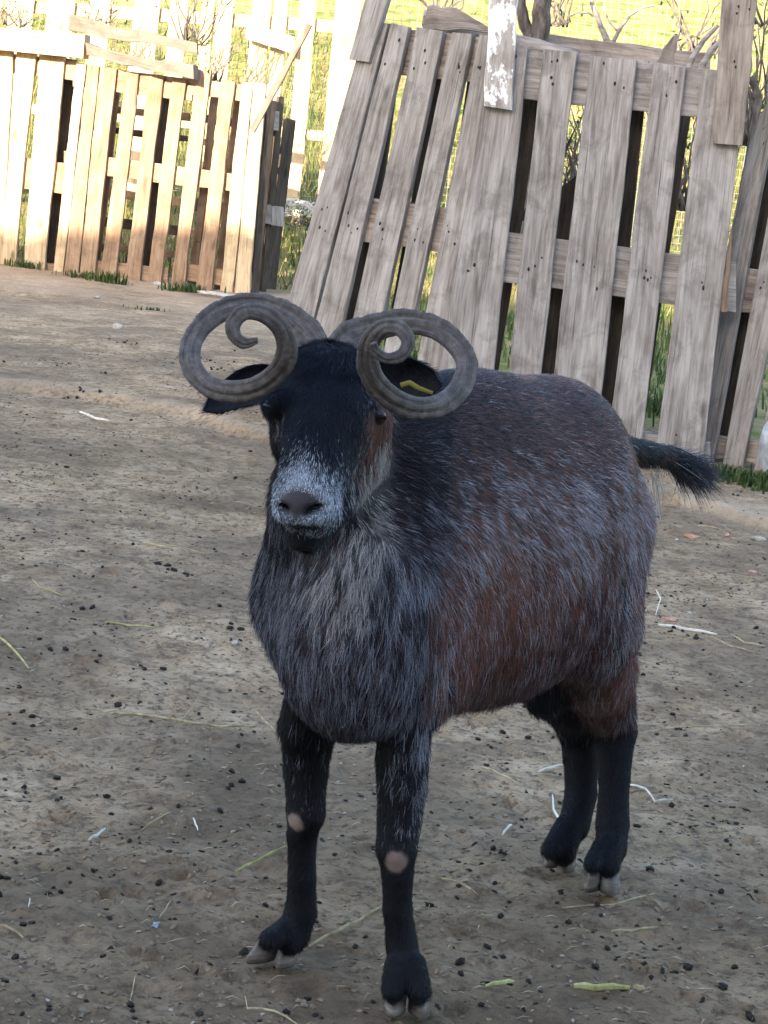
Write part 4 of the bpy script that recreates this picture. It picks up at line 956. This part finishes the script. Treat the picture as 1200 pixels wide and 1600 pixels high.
# horns
def catmull(P, n):
    P = [np.asarray(p, float) for p in P]; P = [2 * P[0] - P[1]] + P + [2 * P[-1] - P[-2]]; out = []
    for i in range(1, len(P) - 2):
        for k in range(n):
            t = k / n; a, b, c, d = P[i - 1:i + 3]
            out.append(.5 * ((2 * b) + (-a + c) * t + (2 * a - 5 * b + 4 * c - d) * t * t + (-a + 3 * b - 3 * c + d) * t ** 3))
    out.append(P[-2]); return np.array(out)
q = NB('horn'); a = q.attr('grain').outputs['Vector']
f1 = q.noise(q.mapping(a, (2.2, 300, 1)), 1, 4, .7, .6); f2 = q.noise(q.mapping(a, (16, 22, 1)), 1, 5, .65, .5); f3 = q.noise(q.n('ShaderNodeTexCoord').outputs['Object'], 90, 4, .6)
f = q.math('ADD', q.math('MULTIPLY', f1, .18), q.math('ADD', q.math('MULTIPLY', f2, .42), q.math('MULTIPLY', f3, .40)))
c = q.ramp(f, [(.34, (.032, .024, .021)), (.47, (.088, .073, .067)), (.60, (.165, .142, .132)), (.74, (.33, .29, .27))])
q.bump(f, .8, .0035); HORN = q.fin(c, .62, .35)
def horn(keys, rad, lb, sd, cen):
    """keys: (px, py, Y); section is a flattened oval with a raised outer keel"""
    C = catmull([atY(*k) for k in keys], 22); n = len(C); R = np.interp(np.linspace(0, 1, n), np.linspace(0, 1, len(rad)), rad) * .84
    s = np.concatenate([[0], np.cumsum(np.linalg.norm(np.diff(C, axis=0), axis=1))]); M = 40; V = []; UV = []
    view = np.array([0, 1, -.18]); view /= np.linalg.norm(view)
    rs = np.random.RandomState(sd); ph = rs.uniform(0, 6, 6)
    for i in range(n):
        t = C[min(i + 1, n - 1)] - C[max(i - 1, 0)]; t /= np.linalg.norm(t)
        o = np.cross(t, view); o /= np.linalg.norm(o)
        if np.dot(o, C[i] - cen[min(int(i / n * len(cen)), len(cen) - 1)]) < 0: o = -o       # outward from the coil centre
        w_ = np.cross(t, o)
        if np.dot(w_, view) > 0: w_ = -w_
        sp = np.array([[s[i], 0, sd * 3.1]]); g1 = float(fbm(sp, 150, sd, 3, .7)[0]) - .5; g2 = float(fbm(sp, 420, sd + 7, 2, .7)[0]) - .5
        for k in range(M):
            an = 2 * pi * k / M; co_, si = cos(an), sin(an)
            ou = np.sign(co_) * abs(co_) ** .85; wi = np.sign(si) * abs(si) ** .8
            r = R[i] * (1 + (g1 * .15 + g2 * .07) * (1.3 if co_ > 0 else .5)); keel = R[i] * .34 * max(0, co_) ** 7 * (1 + .5 * g1)
            gro = -.30 * R[i] * np.exp(-((co_ - .60) / .20) ** 2) - .12 * R[i] * np.exp(-((co_ + .25) / .14) ** 2)
            V.append(C[i] + o * (ou * r + keel) + w_ * (wi * (R[i] * (.46 + .32 * i / n) * (1 + g2 * .14 + g1 * .10) + gro))); UV.append((k / M * 4 if k <= M / 2 else (M - k) / M * 4, s[i], sd))
    F = [(i * M + k, i * M + (k + 1) % M, (i + 1) * M + (k + 1) % M, (i + 1) * M + k) for i in range(n - 1) for k in range(M)] + [tuple(reversed(range(M))), tuple(range((n - 1) * M, n * M))]
    ob = mesh_obj('horn', V, F, HORN, goat, smooth=True); ob['label'] = lb
    a_ = ob.data.attributes.new('grain', 'FLOAT_VECTOR', 'POINT'); a_.data.foreach_set('vector', np.array(UV, dtype=np.float32).ravel()); return ob
cl = [atY(372, 545, 2.34), atY(372, 545, 2.32), atY(380, 540, 2.28), atY(390, 515, 2.25)]
horn([(492, 566, 2.37), (478, 528, 2.385), (448, 499, 2.40), (405, 481, 2.41), (360, 483, 2.40), (325, 503, 2.385), (302, 535, 2.365), (302, 572, 2.34), (326, 600, 2.315), (364, 609, 2.295), (402, 602, 2.275), (434, 577, 2.26), (446, 545, 2.25), (437, 514, 2.245), (413, 493, 2.24), (384, 489, 2.232), (367, 505, 2.226), (368, 524, 2.222), (383, 535, 2.218), (402, 531, 2.214)],
     [.0205, .0188, .0164, .0145, .0132, .0124, .0118, .0120, .0118, .0118, .0120, .0116, .0114, .0104, .0097, .0088, .0080, .0072, .0060, .0032], 'grey-brown horn curling out on the image-left side in an open spiral with free tip', 3, cl)
cr = [atY(650, 570, 2.37), atY(650, 570, 2.34), atY(650, 560, 2.30), atY(612, 538, 2.25)]
horn([(528, 566, 2.37), (546, 534, 2.385), (580, 517, 2.40), (628, 506, 2.41), (676, 513, 2.40), (710, 538, 2.385), (727, 570, 2.365), (716, 606, 2.34), (688, 630, 2.315), (652, 635, 2.295), (618, 623, 2.275), (590, 598, 2.26), (577, 567, 2.25), (580, 536, 2.24), (598, 514, 2.232), (622, 514, 2.226), (636, 532, 2.220), (628, 552, 2.214), (606, 559, 2.208), (588, 548, 2.204), (584, 536, 2.200)],
     [.0205, .0188, .0164, .0145, .0132, .0124, .0120, .0124, .0126, .0122, .0124, .0124, .0122, .0108, .0092, .0082, .0074, .0067, .0060, .0052, .0040], 'grey-brown horn curling out on the image-right side in a tight double coil', 5, cr)

# ears: cupped leaf shapes
q = NB('ear_skin'); EARM = q.fin(q.ramp(q.noise(q.n('ShaderNodeTexCoord').outputs['Object'], 120, 3, .6), [(.3, (.008, .009, .014)), (.7, (.022, .022, .03))]), .7, .3)
def ear(base, mid, tip, width, openv, lb):
    C = catmull([np.array(base), np.array(mid), np.array(tip)], 10); n = len(C); V = []; F = []; M = 12
    for side, off in ((0, 0), (1, .004)):
        for i in range(n):
            f = i / (n - 1); t = C[min(i + 1, n - 1)] - C[max(i - 1, 0)]; t /= np.linalg.norm(t); o = openv - t * np.dot(openv, t); o /= np.linalg.norm(o); x = np.cross(t, o)
            w_ = width * (.42 + .9 * sin(pi * min(1, f * .88 + .12)) ** .8) * (1 if f < .9 else (1 - f) / .1 * .7 + .3); cupa = 2.2 - 1.0 * f
            for k in range(M):
                an = (k / (M - 1) - .5) * cupa * 1.6; rr = w_ / 1.2
                V.append(C[i] + x * sin(an) * rr - o * (cos(an) - .4) * rr * .8 - o * off)
    for sd in (0, 1):
        b = sd * n * M
        for i in range(n - 1):
            for k in range(M - 1):
                qd = (b + i * M + k, b + i * M + k + 1, b + (i + 1) * M + k + 1, b + (i + 1) * M + k); F.append(qd if sd else qd[::-1])
    N_ = n * M
    for i in range(n - 1):
        for k in (0, M - 1): F.append((i * M + k, (i + 1) * M + k, N_ + (i + 1) * M + k, N_ + i * M + k))
    for i in (0, n - 1):
        for k in range(M - 1): F.append((i * M + k, i * M + k + 1, N_ + i * M + k + 1, N_ + i * M + k))
    ob = mesh_obj('ear', V, F, EARM, goat, smooth=True); ob['label'] = lb
    # short hairs on the ear
    Va = np.array(V); Fa = np.array([f for f in F if len(f) == 4]); Nn = vnormals(Va, Fa); ii, Ww = sample(Va, Fa, 1500, np.ones(len(Va)), rs_)
    ax = np.array(tip) - np.array(base); ax /= np.linalg.norm(ax); nn = interp(Nn, ii, Ww); nn /= np.linalg.norm(nn, axis=1)[:, None] + 1e-9
    hairs('ear_hair', interp(Va, ii, Ww), nn, np.tile(ax, (1500, 1)), rs_.uniform(.004, .010, 1500), BLACK[None] * rs_.uniform(.7, 2.6, (1500, 1)), np.full(1500, .0003), ob, K=4, seed=31)
    return ob
view_ = np.array([-.25, -1, .15])
ear(atY(452, 598, 2.37), atY(388, 604, 2.385), atY(320, 640, 2.365), .020, np.array([-.1, -1, .25]), 'dark ear behind and below the image-left horn')
e2 = ear(atY(575, 590, 2.38), atY(634, 592, 2.40), atY(688, 600, 2.385), .023, np.array([.1, -1, -.05]), 'dark ear seen through the coil of the image-right horn')
YEL = NB('yellow_tag').fin((.26, .22, .04), .5, .3)
Pt = [atY(626, 602, 2.372), atY(640, 598, 2.370), atY(655, 607, 2.370), atY(676, 614, 2.372)]
m = MB(); m.tube([tuple(p) for p in Pt], [.0028, .0030, .0026, .0018], 8, flat=.35); keep(m.build('ear_tag', YEL), goat)

# eyes
q = NB('eye'); EYE = q.fin((.012, .008, .005), .12, .6)
q = NB('iris'); IRIS = q.fin((.022, .012, .008), .3, .5)
for c_, yw in ((atY(590, 651, 2.326), .5), (atY(426, 634, 2.325), -.6)):
    bm = bmesh.new(); bmesh.ops.create_uvsphere(bm, u_segments=20, v_segments=12, radius=.0095)
    me = bpy.data.meshes.new('eye'); bm.to_mesh(me); bm.free(); me.materials.append(IRIS); me.polygons.foreach_set('use_smooth', [True] * len(me.polygons)); o = bpy.data.objects.new('eye', me); o.location = tuple(c_); link(o, goat)
    n_ = Vector((sin(yw), -cos(yw), 0)); m = MB(); x_ = Vector((cos(yw), sin(yw), 0)); cc = Vector((0, 0, 0)) + n_ * .0082
    m.tube([cc - x_ * .005, cc + x_ * .005], [.0026, .0026], 8); p_ = m.build('pupil', EYE); p_.parent = o

# hooves
q = NB('hoof'); f = q.noise(q.mapping(q.n('ShaderNodeTexCoord').outputs['Object'], (30, 30, 130)), 1, 4, .6); q.bump(f, .5, .002)
HOOF = q.fin(q.ramp(f, [(.3, (.07, .055, .046)), (.5, (.155, .13, .112)), (.7, (.28, .245, .215))]), .55, .35)
def hoof(px_, py_, ang, wdt, ln, h, up):
    """px,py = picture point of the toe tip on the ground; ang = heading, 0 is straight toward the viewer"""
    g = gnd(px_, py_); g[2] = 0; d = np.array([sin(ang), -cos(ang), 0]); x = np.array([cos(ang), sin(ang), 0]); V = []; M = 16
    for (z, sc, sh, sq) in ((-.004, 1.0, 0, .9), (.004, 1.02, 0, .9), (h * .45, .93, -.12, .95), (h * .8, .84, -.26, 1), (h, .78, -.36, 1)):
        for k in range(M):
            a_ = 2 * pi * k / M; ca, sa = cos(a_), sin(a_); fw = (ca if ca < 0 else ca ** 1.0) * (1.0); wd = sa * (1 - .35 * max(0, ca) ** 1.5)
            V.append(g + d * (ln * (fw * sc * .5 - .5 + sh)) + x * (wdt * .5 * wd * sc) + np.array([0, 0, z]))
    F = [(j * M + k, j * M + (k + 1) % M, (j + 1) * M + (k + 1) % M, (j + 1) * M + k) for j in range(4) for k in range(M)] + [tuple(reversed(range(M))), tuple(range(4 * M, 5 * M))]
    return mesh_obj('hoof', V, F, HOOF, goat, smooth=True)
for a in ((612, 1586, -.14, .025, .046, .026, 0), (661, 1589, .20, .025, .046, .026, 0), (386, 1501, -.75, .022, .050, .026, 0), (436, 1511, -.25, .023, .046, .028, 0),
          (916, 1391, -.45, .021, .038, .026, 0), (955, 1396, .05, .029, .040, .030, 0), (852, 1352, -.7, .021, .036, .020, 0), (880, 1361, -.25, .026, .038, .026, 0)):
    hoof(*a)
